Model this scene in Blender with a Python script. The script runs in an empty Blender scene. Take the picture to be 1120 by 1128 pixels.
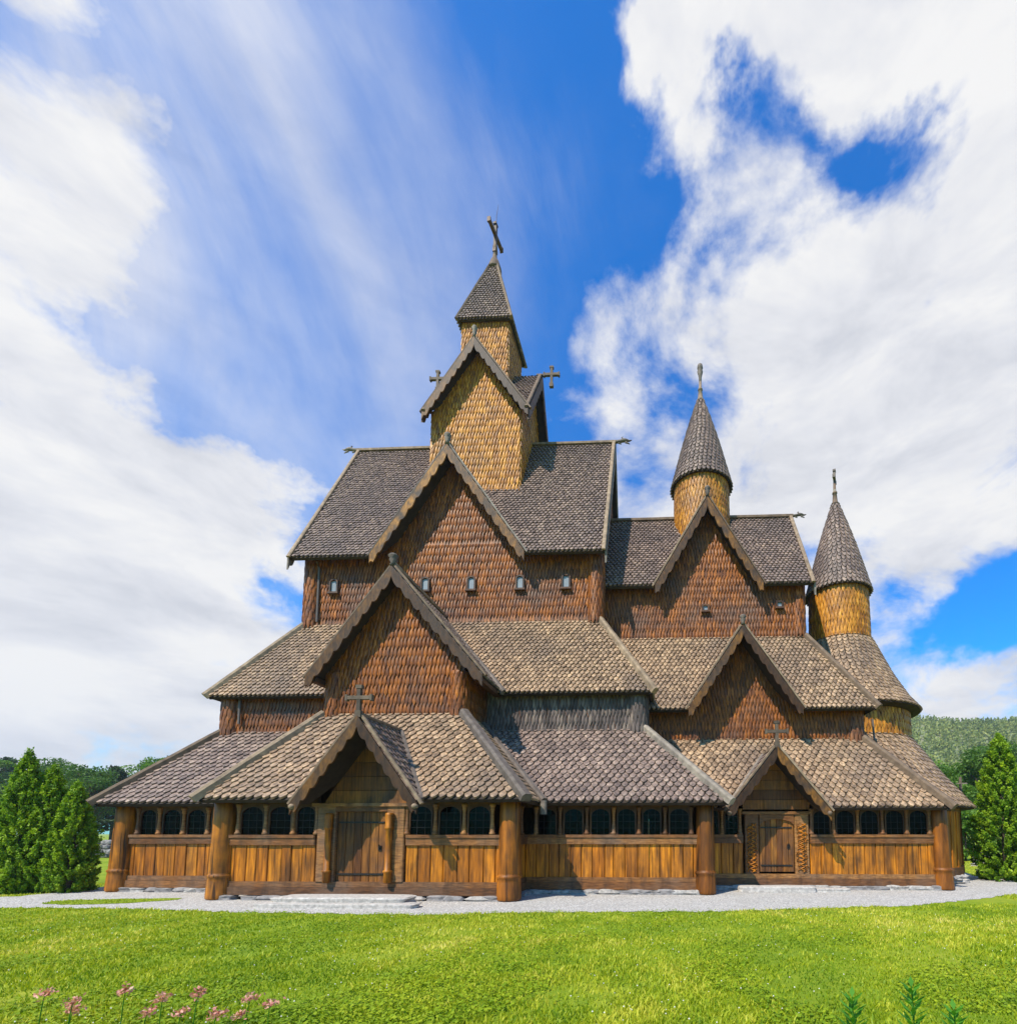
import bpy, bmesh, math, random
import numpy as np
from mathutils import Vector as V
random.seed(7); rng = np.random.default_rng(11)
PI = math.pi; R = math.radians
scene = bpy.context.scene; COL = scene.collection

# ------------------------------------------------------------------ camera
PXF, PCX, PITCH, YAW, HZ = 560., 702., R(4.5), R(2.4), 918.
PCY = HZ - PXF*math.tan(PITCH)
cd = bpy.data.cameras.new('camera'); cam = bpy.data.objects.new('camera', cd); COL.objects.link(cam)
cd.sensor_fit = 'HORIZONTAL'; cd.sensor_width = 36; cd.lens = PXF/1120*36
cd.shift_x = -(PCX-560)/1120; cd.shift_y = (PCY-564)/1120
cd.clip_start = .05; cd.clip_end = 6000
cam.location = (0, 0, 1.6); cam.rotation_euler = (PI/2+PITCH, 0, YAW)
scene.camera = cam

# ------------------------------------------------------------------ materials
def newmat(name):
    m = bpy.data.materials.new(name); m.use_nodes = True
    nt = m.node_tree; nt.nodes.clear()
    out = nt.nodes.new('ShaderNodeOutputMaterial'); bs = nt.nodes.new('ShaderNodeBsdfPrincipled')
    nt.links.new(bs.outputs[0], out.inputs[0])
    return m, nt, bs, out
def nd(nt, t, **kw):
    n = nt.nodes.new(t)
    for k, v in kw.items():
        if k.startswith('i_'): n.inputs[k[2:].replace('_', ' ')].default_value = v
        else: setattr(n, k, v)
    return n
def ramp(nt, fac, stops, interp='LINEAR'):
    r = nt.nodes.new('ShaderNodeValToRGB'); r.color_ramp.interpolation = interp
    e = r.color_ramp.elements
    while len(e) < len(stops): e.new(.5)
    for i, (p, c) in enumerate(stops):
        e[i].position = p; e[i].color = (*c, 1)
    nt.links.new(fac, r.inputs[0]); return r.outputs[0]
def noise(nt, scale, detail=4, vec=(1, 1, 1), rough=.6, w=None, coord='Object'):
    tc = nd(nt, 'ShaderNodeTexCoord'); mp = nd(nt, 'ShaderNodeMapping')
    mp.inputs['Scale'].default_value = vec
    nt.links.new(tc.outputs[coord], mp.inputs[0])
    n = nd(nt, 'ShaderNodeTexNoise'); n.inputs['Scale'].default_value = scale
    n.inputs['Detail'].default_value = detail; n.inputs['Roughness'].default_value = rough
    nt.links.new(mp.outputs[0], n.inputs['Vector']); return n.outputs['Fac']
def mixc(nt, fac, a, b, mode='MIX'):
    m = nd(nt, 'ShaderNodeMix', data_type='RGBA', blend_type=mode)
    for s, k in ((fac, 0), (a, 6), (b, 7)):
        if isinstance(s, (int, float)): m.inputs[k].default_value = s
        elif isinstance(s, tuple): m.inputs[k].default_value = (*s, 1)
        else: nt.links.new(s, m.inputs[k])
    return m.outputs[2]
def mth(nt, op, a, b=0., clamp=False):
    m = nd(nt, 'ShaderNodeMath', operation=op, use_clamp=clamp)
    for s, k in ((a, 0), (b, 1)):
        if isinstance(s, (int, float)): m.inputs[k].default_value = s
        else: nt.links.new(s, m.inputs[k])
    return m.outputs[0]
def mrange(nt, v, a, b, c=0., d=1.):
    m = nd(nt, 'ShaderNodeMapRange'); nt.links.new(v, m.inputs[0])
    for k, x in zip((1, 2, 3, 4), (a, b, c, d)): m.inputs[k].default_value = x
    return m.outputs[0]
def attr(nt, name='rnd'):
    a = nd(nt, 'ShaderNodeAttribute', attribute_name=name); return a.outputs['Fac']
def bump(nt, bs, h, strength=.5, dist=.01):
    b = nd(nt, 'ShaderNodeBump'); b.inputs['Strength'].default_value = strength; b.inputs['Distance'].default_value = dist
    nt.links.new(h, b.inputs['Height']); nt.links.new(b.outputs[0], bs.inputs['Normal'])

def wood(name, stops, weather, wamt=(.45, .7), wscale=.8, grain=(30, 30, 2.5), rough=.75, gstr=.35, stain=None, spec=.3, rvar=.75, crack=0.):
    """per-piece colour from rnd, large weathering patches, fine grain along the piece"""
    m, nt, bs, out = newmat(name)
    rn = attr(nt); g = noise(nt, 1., 5, grain)
    f = mth(nt, 'ADD', mth(nt, 'MULTIPLY', rn, rvar), mth(nt, 'MULTIPLY', g, 1.25-rvar)); f = mth(nt, 'SUBTRACT', f, .12)
    c = ramp(nt, f, stops)
    w = noise(nt, wscale, 5); w2 = mrange(nt, w, *wamt)
    w3 = mth(nt, 'MULTIPLY', w2, mrange(nt, rn, 0, 1, .6, 1.), True)
    c = mixc(nt, w3, c, weather)
    if stain:
        s = noise(nt, 1., 4, (5, 5, .8)); s2 = mrange(nt, s, .5, .75)
        c = mixc(nt, mth(nt, 'MULTIPLY', s2, .8), c, stain)
    g2 = mrange(nt, g, .3, .7, 1-gstr, 1+gstr*.5)
    c = mixc(nt, 1., c, g2, 'MULTIPLY')
    if crack:
        ck = noise(nt, 1., 3, (grain[0]*1.6, grain[1]*1.6, grain[2]*.5), .5); ck2 = mrange(nt, ck, .60, .66)
        c = mixc(nt, mth(nt, 'MULTIPLY', ck2, crack), c, (.018, .009, .004))
        g = mth(nt, 'SUBTRACT', g, mth(nt, 'MULTIPLY', ck2, .8))
        lg = noise(nt, 1., 4, (1.3, 1.3, .5)); c = mixc(nt, 1., c, mrange(nt, lg, .32, .68, .62, 1.15), 'MULTIPLY')
    nt.links.new(c, bs.inputs['Base Color']); bs.inputs['Roughness'].default_value = rough
    bs.inputs['Specular IOR Level'].default_value = spec
    bump(nt, bs, g, .6, .012)
    return m
M = {}
M['roof'] = wood('roof_shingle_wood', [(0, (.05, .034, .028)), (.3, (.13, .090, .074)), (.6, (.26, .18, .142)), (1, (.54, .39, .28))], (.115, .086, .078), (.45, .75), .45, (12, 12, 6), .5, rvar=.3)
M['roof_warm'] = wood('warm_roof_shingle_wood', [(0, (.055, .034, .022)), (.3, (.18, .115, .07)), (.6, (.37, .24, .145)), (1, (.68, .46, .26))], (.13, .095, .078), (.46, .72), .45, (12, 12, 6), .5, rvar=.3)
M['wall'] = wood('tarred_wall_shingle_wood', [(0, (.045, .014, .004)), (.35, (.15, .043, .006)), (.65, (.31, .09, .008)), (1, (.55, .18, .016))], (.095, .058, .042), (.46, .70), .7, (20, 20, 5), .5, rvar=.38)
M['wall_gold'] = wood('golden_wall_shingle_wood', [(0, (.09, .032, .006)), (.3, (.28, .10, .010)), (.65, (.56, .225, .018)), (1, (.80, .40, .06))], (.19, .115, .06), (.52, .8), .8, (20, 20, 5), .5, rvar=.42)
M['wall_grey'] = wood('greyed_wall_shingle_wood', [(0, (.035, .025, .021)), (.4, (.09, .066, .058)), (.7, (.16, .118, .102)), (1, (.27, .2, .15))], (.10, .074, .067), (.45, .7), .7, (20, 20, 5), .7)
M['plank'] = wood('honey_plank_wood', [(0, (.18, .05, .004)), (.35, (.40, .122, .005)), (.7, (.60, .20, .008)), (1, (.75, .30, .02))], (.19, .075, .016), (.5, .75), .9, (14, 14, 1.2), .5, .5, (.07, .03, .012), rvar=.5, crack=.7)
M['beam'] = wood('brown_beam_wood', [(0, (.07, .028, .010)), (.4, (.16, .06, .017)), (.75, (.28, .115, .03)), (1, (.42, .2, .06))], (.17, .10, .06), (.45, .7), 1.2, (5, 5, 30), .6, .4, (.05, .025, .012))
M['column'] = wood('round_column_wood', [(0, (.12, .036, .004)), (.4, (.30, .092, .006)), (.7, (.50, .165, .009)), (1, (.66, .25, .02))], (.14, .055, .014), (.45, .72), 1.1, (9, 9, 1.), .5, .5, (.045, .02, .009), crack=.8)
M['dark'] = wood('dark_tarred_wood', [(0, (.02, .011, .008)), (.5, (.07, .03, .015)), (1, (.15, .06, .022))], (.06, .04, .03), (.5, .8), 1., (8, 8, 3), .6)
M['shaded_tar'] = wood('shaded_tarred_frame_wood', [(0, (.03, .013, .006)), (.5, (.075, .03, .011)), (1, (.14, .06, .02))], (.06, .035, .022), (.5, .8), 1., (8, 8, 3), .6)  # tar brown, darkened to stand in for the shade under the eaves
M['door'] = wood('door_plank_wood', [(0, (.08, .026, .007)), (.4, (.19, .064, .011)), (.75, (.32, .12, .018)), (1, (.45, .19, .03))], (.11, .055, .03), (.45, .7), 1.6, (25, 25, 1.5), .6, .4, (.05, .025, .015), crack=.6)
M['trim'] = wood('weathered_grey_board', [(0, (.08, .06, .05)), (.5, (.17, .135, .11)), (1, (.32, .26, .2))], (.14, .115, .1), (.45, .75), .9, (6, 6, 6), .7)
M['trim_warm'] = wood('weathered_tan_board', [(0, (.09, .055, .034)), (.5, (.19, .125, .078)), (1, (.38, .27, .17))], (.13, .09, .062), (.5, .8), .9, (6, 6, 6), .7)
M['barge'] = wood('carved_barge_wood', [(0, (.02, .008, .003)), (.4, (.065, .026, .006)), (.7, (.17, .07, .011)), (1, (.40, .17, .022))], (.055, .031, .018), (.45, .62), 1.6, (14, 14, 5), .6, .5)
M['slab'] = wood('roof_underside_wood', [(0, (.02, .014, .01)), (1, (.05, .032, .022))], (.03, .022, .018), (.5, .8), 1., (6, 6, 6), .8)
def plain(name, col, rough=.6, metal=0., var=.25, scale=8, bmp=.3, spec=.5, dist=.01):
    m, nt, bs, out = newmat(name)
    n = noise(nt, scale, 6); f = mrange(nt, n, .3, .7, 1-var, 1+var)
    nt.links.new(mixc(nt, 1., tuple(col), f, 'MULTIPLY'), bs.inputs['Base Color'])
    bs.inputs['Roughness'].default_value = rough; bs.inputs['Metallic'].default_value = metal
    bs.inputs['Specular IOR Level'].default_value = spec
    if bmp: bump(nt, bs, n, bmp, dist)
    return m
M['iron'] = plain('black_iron', (.03, .025, .022), .5, .6)
M['pipe'] = plain('brown_painted_pipe', (.10, .075, .06), .5)
M['rock'] = plain('pale_stone', (.34, .31, .28), .9, 0, .45, 9, .8, .2, .03)
M['rock_dark'] = plain('grey_stone', (.22, .2, .19), .9, 0, .4, 6, .8, .2, .03)
M['slate'] = plain('light_granite', (.42, .38, .34), .85, 0, .35, 14, .6, .2, .02)
M['pale_pane'] = plain('pale_window_pane', (.22, .235, .25), .35, 0, .12, 5, 0, .5)  # one even pale tone filling the small window panes
M['cross'] = wood('dark_cross_wood', [(0, (.045, .03, .02)), (1, (.16, .11, .075))], (.08, .06, .045), (.5, .8), 2., (6, 6, 6), .7)
M['bark'] = plain('tree_bark', (.10, .075, .055), .9, 0, .5, 14, .8, .1, .03)
M['birch'] = plain('pale_bark', (.42, .38, .33), .8, 0, .5, 10, .5, .1, .02)
M['board'] = plain('dark_notice_board', (.02, .022, .022), .4)
def glassm():
    m, nt, bs, out = newmat('old_window_glass')
    tr = nd(nt, 'ShaderNodeBsdfTransparent'); tr.inputs[0].default_value = (.30, .29, .26, 1)
    gl = nd(nt, 'ShaderNodeBsdfGlossy'); gl.inputs['Roughness'].default_value = .08; gl.inputs[0].default_value = (.8, .85, .9, 1)
    n = noise(nt, 6, 3); b = nd(nt, 'ShaderNodeBump'); b.inputs['Strength'].default_value = .15; b.inputs['Distance'].default_value = .02
    nt.links.new(n, b.inputs['Height']); nt.links.new(b.outputs[0], gl.inputs['Normal'])
    mx = nd(nt, 'ShaderNodeMixShader'); mx.inputs[0].default_value = .005
    nt.links.new(tr.outputs[0], mx.inputs[1]); nt.links.new(gl.outputs[0], mx.inputs[2]); nt.links.new(mx.outputs[0], out.inputs[0])
    return m
M['glass'] = glassm()
def leafm(name, stops, trans=.35, nscale=.6):
    m, nt, bs, out = newmat(name)
    rn = attr(nt); n = noise(nt, nscale, 3)
    f = mth(nt, 'ADD', mth(nt, 'MULTIPLY', rn, .6), mth(nt, 'MULTIPLY', mrange(nt, n, .3, .7), .4))
    c = ramp(nt, f, stops); nt.links.new(c, bs.inputs['Base Color']); bs.inputs['Roughness'].default_value = .55
    bs.inputs['Specular IOR Level'].default_value = .25
    tl = nd(nt, 'ShaderNodeBsdfTranslucent'); nt.links.new(mixc(nt, 1., c, (1.2, 1.25, .5), 'MULTIPLY'), tl.inputs[0])
    mx = nd(nt, 'ShaderNodeMixShader'); mx.inputs[0].default_value = trans
    nt.links.new(bs.outputs[0], mx.inputs[1]); nt.links.new(tl.outputs[0], mx.inputs[2]); nt.links.new(mx.outputs[0], out.inputs[0])
    return m
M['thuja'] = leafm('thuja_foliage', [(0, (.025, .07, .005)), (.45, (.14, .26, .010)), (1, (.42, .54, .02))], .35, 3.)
M['leaf'] = leafm('deciduous_foliage', [(0, (.025, .06, .01)), (.5, (.07, .15, .02)), (1, (.18, .28, .04))], .35, .25)
M['leaf_light'] = leafm('light_deciduous_foliage', [(0, (.04, .10, .012)), (.5, (.11, .22, .028)), (1, (.25, .37, .05))], .35, .25)
M['pine'] = leafm('pine_foliage', [(0, (.014, .036, .012)), (.5, (.035, .075, .022)), (1, (.08, .13, .035))], .2, .25)
M['grass'] = leafm('grass_blades', [(0, (.07, .15, .008)), (.25, (.19, .29, .010)), (.55, (.38, .43, .016)), (.8, (.58, .54, .06)), (1, (.75, .62, .2))], .35, .5)
M['shoot'] = leafm('fresh_shoot_leaves', [(0, (.04, .16, .01)), (1, (.12, .33, .03))], .4, 3)
M['pink'] = leafm('pink_petals', [(0, (.42, .12, .11)), (.5, (.6, .26, .22)), (1, (.75, .48, .36))], .3, 5)
M['white'] = leafm('white_petals', [(0, (.7, .6, .5)), (.5, (.8, .72, .66)), (.9, (.85, .82, .7)), (1, (.8, .55, .05))], .2, 5)

# ------------------------------------------------------------------ mesh builder
class MB:
    def __init__(s): s.v = []; s.f = []; s.r = []
    def add(s, vs, fs, rnd=None):
        if rnd is None: rnd = random.random()
        b = len(s.v); s.v.extend([tuple(p) for p in vs])
        for f in fs: s.f.append(tuple(i+b for i in f)); s.r.append(rnd)
    def build(s, name, mat, parent=None, smooth=False, loc=None):
        me = bpy.data.meshes.new(name)
        me.from_pydata(s.v, [], s.f)
        a = me.attributes.new('rnd', 'FLOAT', 'FACE'); a.data.foreach_set('value', np.array(s.r, 'f'))
        if smooth: me.shade_smooth()
        return link(name, me, mat, parent)
    # primitives
    def box(s, p0, p1, rnd=None):
        x0, y0, z0 = p0; x1, y1, z1 = p1
        s.add([(x0,y0,z0),(x1,y0,z0),(x1,y1,z0),(x0,y1,z0),(x0,y0,z1),(x1,y0,z1),(x1,y1,z1),(x0,y1,z1)],
              [(0,3,2,1),(4,5,6,7),(0,1,5,4),(1,2,6,5),(2,3,7,6),(3,0,4,7)], rnd)
    def lbox(s, T, a, b, rnd=None, bev=0.):
        """box in local frame T(s,d,z); chamfer on the outward (+d) long edges"""
        s0, d0, z0 = a; s1, d1, z1 = b
        if bev:
            pr = [(s0,d0),(s1,d0),(s1,d1-bev),(s1-bev,d1),(s0+bev,d1),(s0,d1-bev)]
            n = len(pr); s.add([T(x,y,z0) for x,y in pr]+[T(x,y,z1) for x,y in pr],
                [tuple(range(n)), tuple(range(2*n-1,n-1,-1))]+[(i,i+n,(i+1)%n+n,(i+1)%n) for i in range(n)], rnd)
        else:
            s.add([T(s0,d0,z0),T(s1,d0,z0),T(s1,d1,z0),T(s0,d1,z0),T(s0,d0,z1),T(s1,d0,z1),T(s1,d1,z1),T(s0,d1,z1)],
              [(0,1,2,3),(7,6,5,4),(4,5,1,0),(5,6,2,1),(6,7,3,2),(7,4,0,3)], rnd)
    def beam(s, p, q, w, h, up=(0,0,1), rnd=None, lift=0., seg=1, wob=0.):
        p = V(p); q = V(q); d = (q-p).normalized(); side = d.cross(V(up)).normalized(); n = side.cross(d)
        prof = [(-w/2,0),(w/2,0),(w/2,h*.7),(w*.3,h),(-w*.3,h),(-w/2,h*.7)]
        vs = []; k = len(prof)
        for i in range(seg+1):
            c = p.lerp(q, i/seg)+n*lift
            if wob and 0 < i < seg: c = c+n*random.uniform(-wob, wob)+side*random.uniform(-wob, wob)
            vs += [c+side*a+n*b for a, b in prof]
        fs = [tuple(range(k-1,-1,-1)), tuple(range(seg*k, seg*k+k))]
        for j in range(seg):
            fs += [(j*k+i, j*k+(i+1)%k, (j+1)*k+(i+1)%k, (j+1)*k+i) for i in range(k)]
        s.add(vs, fs, rnd)
    def tube(s, pts, rad, n=8, rnd=None, cap=True):
        pts = [V(p) for p in pts]; vs = []; fs = []
        if not hasattr(rad, '__len__'): rad = [rad]*len(pts)
        for i, p in enumerate(pts):
            d = (pts[min(i+1,len(pts)-1)]-pts[max(i-1,0)]).normalized()
            a = d.orthogonal().normalized() if abs(d.z) < .9 else V((1,0,0)) - d*d.x
            a.normalize(); b = d.cross(a)
            vs += [p+(a*math.cos(t)+b*math.sin(t))*rad[i] for t in [2*PI*k/n for k in range(n)]]
        for i in range(len(pts)-1):
            fs += [(i*n+k, i*n+(k+1)%n, (i+1)*n+(k+1)%n, (i+1)*n+k) for k in range(n)]
        if cap: fs += [tuple(range(n-1,-1,-1)), tuple(range((len(pts)-1)*n, len(pts)*n))]
        s.add(vs, fs, rnd)
    def lathe(s, c, prof, n=20, rnd=None):
        vs = []; fs = []
        for r, z in prof: vs += [(c[0]+r*math.cos(2*PI*k/n), c[1]+r*math.sin(2*PI*k/n), c[2]+z) for k in range(n)]
        for i in range(len(prof)-1): fs += [(i*n+k, i*n+(k+1)%n, (i+1)*n+(k+1)%n, (i+1)*n+k) for k in range(n)]
        fs += [tuple(range(n-1,-1,-1)), tuple(range((len(prof)-1)*n, len(prof)*n))]
        s.add(vs, fs, rnd)
    def prism(s, pts, off, rnd=None):
        """closed polygon pts (3D) extruded by off"""
        n = len(pts); off = V(off); P = [V(p) for p in pts]
        s.add(P+[p+off for p in P], [tuple(range(n)), tuple(range(2*n-1,n-1,-1))]+[(i,i+n,(i+1)%n+n,(i+1)%n) for i in range(n)], rnd)

def link(name, me, mat, parent=None):
    o = bpy.data.objects.new(name, me); COL.objects.link(o)
    if mat is not None: me.materials.append(mat)
    if parent is not None:
        o.parent = parent
        if parent.type == 'EMPTY': o.location = tuple(-c for c in parent.location)
    return o
def tag(o, label=None, cat=None, group=None, kind=None):
    for k, v in (('label', label), ('category', cat), ('group', group), ('kind', kind)):
        if v: o[k] = v
    return o
def thing(name, loc, label, cat, group=None):
    o = bpy.data.objects.new(name, None); COL.objects.link(o); o.location = loc
    o.empty_display_size = .3
    return tag(o, label, cat, group)

# ------------------------------------------------------------------ shingles
ROOF_T = [(-.44,1.75),(-.44,.78),(-.33,.38),(-.1,.02),(.1,.02),(.33,.38),(.44,.78),(.44,1.75)]
WALL_T = [(-.42,1.7),(-.42,.5),(0,0),(.42,.5),(.42,1.7)]
def hsh(a, b, c): 
    x = math.sin(a*12.9898+b*78.233+c*37.719)*43758.5453; return x-math.floor(x)
def clip2(poly, edges):
    for (ax, ay, nx, ny) in edges:
        out = []; n = len(poly)
        if n < 3: return []
        ds = [(p[0]-ax)*nx+(p[1]-ay)*ny for p in poly]
        if min(ds) >= 0: continue
        if max(ds) < 0: return []
        for i in range(n):
            p, q, dp, dq = poly[i], poly[(i+1)%n], ds[i], ds[(i+1)%n]
            if dp >= 0: out.append(p)
            if (dp >= 0) != (dq >= 0):
                t = dp/(dp-dq); out.append((p[0]+(q[0]-p[0])*t, p[1]+(q[1]-p[1])*t))
        poly = out
    return poly if len(poly) >= 3 else []
def shingles(mb, pts, w=.15, row=.15, th=.06, lift=.078, shape=ROOF_T, slab=None, slabth=.1, anchor=None, jit=.08, ridge=.02):
    """cover the planar convex polygon pts (3D, bottom edge first) with overlapping shingles"""
    P = [V(p) for p in pts]; O = P[0]
    N = (P[1]-P[0]).cross(P[2]-P[1])
    if N.length < 1e-6: N = (P[2]-P[1]).cross(P[3]-P[2])
    N.normalize()
    if N.z < -1e-4: N = -N; 
    U = V((-N.y, N.x, 0)) if abs(N.z) < .9999 else V((1,0,0))
    U.normalize(); Vv = N.cross(U).normalized()
    if Vv.z < 0: Vv = -Vv; U = -U
    q = [((p-O).dot(U), (p-O).dot(Vv)) for p in P]
    area = sum(q[i][0]*q[(i+1)%len(q)][1]-q[(i+1)%len(q)][0]*q[i][1] for i in range(len(q)))
    if area < 0: q.reverse()
    vmin = min(p[1] for p in q); vmax = max(p[1] for p in q); umin = min(p[0] for p in q); umax = max(p[0] for p in q)
    edges = []
    for i in range(len(q)):
        a, b = q[i], q[(i+1)%len(q)]; dx, dy = b[0]-a[0], b[1]-a[1]; L = math.hypot(dx, dy)
        if L < 1e-6: continue
        edges.append((a[0], a[1], -dy/L, dx/L))
    v0 = vmin if anchor is None else (anchor-O.z)/max(.05, Vv.z)
    uo = -O.dot(U); sd = O.dot(N)*.37
    k = math.floor((vmin-v0)/row-1e-6)-(anchor is not None)*2; v = v0+k*row
    k = max(k, 0) if anchor is None else k; v = v0+k*row
    while v < vmax:
        off = (k % 2)*w/2; iu = math.floor((umin-w-uo)/w); u = uo+iu*w+off
        while u < umax+w:
            j1, j2, j3, j4, j5 = [hsh(iu*.731+q_, k*1.37, sd) for q_ in range(5)]
            jw = 1+(2*j1-1)*jit; ju = (2*j2-1)*jit*w*.4; jv = (2*j3-1)*jit*row; rot = (2*j4-1)*jit*.6
            t2 = [(u+ju+a*w*jw+rot*(b*row), v+jv*(v > vmin)+b*row+a*w*rot*.5) for a, b in shape]; full = (u+ju, v+row*.55)
            t2.reverse()
            t2 = clip2(t2, edges)
            if t2:
                dh = (2*j5-1)*.007
                n = len(t2); top = []; bot = []
                for (a, b) in t2:
                    s_ = (b-v)/row; h = lift-(lift-.006)*s_/1.75*1.0 + dh
                    top.append(O+U*a+Vv*b+N*h); bot.append(O+U*a+Vv*b+N*(h-th))
                sides = [(i, i+n, (i+1)%n+n, (i+1)%n) for i in range(n)]
                if n == len(shape) and ridge:
                    c_ = O+U*full[0]+Vv*full[1]+N*(lift-(lift-.006)*.55/1.75+dh+ridge); c2_ = O+U*full[0]+Vv*(v+1.7*row)+N*(.012+dh)
                    mb.add(top+bot+[c_], [(i, (i+1)%n, 2*n) for i in range(n)]+sides, hsh(iu*.37, k*.91, sd+5))
                else: mb.add(top+bot, [tuple(range(n))]+sides, hsh(iu*.37, k*.91, sd+5))
            u += w; iu += 1
        v += row; k += 1
    if slab is not None:
        slab.prism([O+U*a+Vv*b-N*.004 for a, b in q], -N*slabth)
def shingle_rev(mb, c, prof, w=.2, row=.2, th=.05, lift=.068, shape=ROOF_T, a0=0., a1=2*PI, jit=.05):
    """prof: list of (r,z) from bottom up"""
    seg = [(math.dist(prof[i], prof[i+1])) for i in range(len(prof)-1)]; L = sum(seg)
    def at(t):
        t = max(0, min(L-1e-6, t)); i = 0
        while t > seg[i]: t -= seg[i]; i += 1
        f = t/seg[i]; (r0, z0), (r1, z1) = prof[i], prof[i+1]
        return r0+(r1-r0)*f, z0+(z1-z0)*f, (z1-z0)/seg[i], -(r1-r0)/seg[i]
    v = 0; k = 0
    while v < L:
        r, z, nr, nz = at(v); n = max(8, round((a1-a0)*r/w)) if r > .12 else 8
        for j in range(n):
            an = a0+(a1-a0)*(j+.5*(k % 2))/n+random.uniform(-.1, .1)*jit; ww = (a1-a0)*r/n
            ju = random.uniform(-jit, jit)*ww*.3; jv = random.uniform(-jit, jit)*row; dh = random.uniform(-.005, .005)
            top = []; bot = []
            for a, b in shape:
                vv = v+b*row+jv
                if vv > L: vv = L
                rr, zz, nr_, nz_ = at(vv); sc = rr/r
                h = lift-(lift-.006)*b/1.75+dh
                ca, sa = math.cos(an), math.sin(an); tx, ty = -sa, ca
                uu = (a*ww+ju)*sc
                for arr, hh in ((top, h), (bot, h-th)):
                    arr.append((c[0]+ca*(rr+nr_*hh)+tx*uu, c[1]+sa*(rr+nr_*hh)+ty*uu, c[2]+zz+nz_*hh))
            m = len(top); rr, zz, nr_, nz_ = at(min(L, v+.55*row)); hh = lift*.7+.014
            cc = (c[0]+ca*(rr+nr_*hh), c[1]+sa*(rr+nr_*hh), c[2]+zz+nz_*hh)
            mb.add(top+bot+[cc], [((i+1)%m, i, 2*m) for i in range(m)]+[(i, (i+1)%m, (i+1)%m+m, i+m) for i in range(m)])
        v += row; k += 1

# ------------------------------------------------------------------ the stave church
church = thing('stave_church', (-4, 18, 0), 'tall brown timber stave church with tiered shingled roofs, gables and turrets', 'church')
def part(mb, name, mat, parent=None, smooth=False): return mb.build(name, mat, parent or church, smooth)
def roofpart(name, polys, mat='roof', **kw):
    mb = MB(); sl = MB()
    for p in polys: shingles(mb, p, slab=sl, **kw)
    o = part(mb, name, M[mat]); part(sl, 'roof_boarding', M['slab'], o); return o
def bargeboards(parent, pk, L, Rr, wid=.2, th=.055, cap='trim', mat='barge', scal=.45, capw=.13, extra=.04, y_dir=0):
    """carved boards on both slopes of a gable, pk/L/Rr lie in one vertical plane"""
    pk, L, Rr = V(pk), V(L), V(Rr); pn = (L-pk).cross(Rr-pk).normalized()
    out = V((0,-1,0)) if abs(pn.y) > .5 else V((1 if y_dir > 0 else -1, 0, 0))
    for e in (L, Rr):
        mb = MB(); d = e-pk; n = max(6, int(d.length/scal)*6); vs = []
        cosa = math.hypot(d.x, d.y)/d.length; wv = wid/max(.35, cosa)
        for i in range(n+1):
            t = i/n; p = pk+d*t*(1+extra/d.length); ph = (t*d.length/scal) % 1
            ww = wv*(.68+.32*abs(math.sin(PI*ph))**.8)
            if i > n-3: ww *= .8
            up = p+V((0,0,.03)); lo = p-V((0,0,ww))
            vs += [up, lo, up+out*th, lo+out*th]
        fs = []
        for i in range(n):
            a = i*4; b = a+4
            fs += [(a, a+1, b+1, b), (a+2, b+2, b+3, a+3), (a, b, b+2, a+2), (a+1, a+3, b+3, b+1)]
        fs += [(0, 2, 3, 1), (n*4, n*4+1, n*4+3, n*4+2)]
        mb.add(vs, fs); part(mb, 'barge_board', M[mat], parent)
        cb = MB(); nn = d.normalized().cross(out); 
        if nn.z < 0: nn = -nn
        cb.beam(pk-out*.04, e-out*.04+d.normalized()*extra*2, capw, .06, up=nn, lift=.05, seg=8, wob=.004); part(cb, 'verge_cap', M[cap], parent)
def hip(parent, p, q, w=.2, h=.09, up=(0,0,1), mat='trim_warm', lift=.03):
    mb = MB(); mb.beam(p, q, w, h+.11, up=up, lift=lift-.1, seg=10, wob=.006); return part(mb, 'hip_board', M[mat], parent)
def ridge(parent, p, q, w=.2, h=.12, mat='trim_warm'):
    mb = MB(); mb.beam(p, q, w, h, lift=.02, seg=12, wob=.006); return part(mb, 'ridge_beam', M[mat], parent)
def finial(parent, p, h=.35, r=.06, name='finial'):
    mb = MB(); mb.lathe(p, [(r*1.3,0),(r*.8,h*.25),(r*1.5,h*.45),(r*1.1,h*.6),(r*1.9,h*.75),(r*1.2,h*.92),(r*.3,h)], 8)
    return part(mb, name, M['trim'], parent, True)
def dragon(parent, p, dx, size=1., dy=0):
    """ridge-end dragon head: neck, jaw, snout, crest, pointing along dx"""
    mb = MB(); p = V(p); D = V((dx, dy, 0)); Z = V((0,0,1)); s = size
    mb.tube([p-D*.3*s, p+D*.15*s+Z*.06*s, p+D*.35*s+Z*.11*s, p+D*.5*s+Z*.08*s], [.085*s, .085*s, .1*s, .085*s], 7)
    mb.tube([p+D*.45*s+Z*.1*s, p+D*.62*s+Z*.06*s, p+D*.74*s+Z*.1*s], [.08*s, .05*s, .02*s], 6)
    mb.tube([p+D*.42*s+Z*.0*s, p+D*.56*s-Z*.07*s, p+D*.64*s-Z*.12*s], [.06*s, .035*s, .015*s], 6)
    mb.tube([p+D*.3*s+Z*.17*s, p+D*.22*s+Z*.26*s, p+D*.3*s+Z*.3*s], [.04*s, .03*s, .01*s], 5)
    mb.tube([p+D*.05*s-Z*.02*s, p+D*.2*s-Z*.1*s], [.05*s, .03*s], 5)
    return part(mb, 'dragon_head', M['trim'], parent, True)
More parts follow.
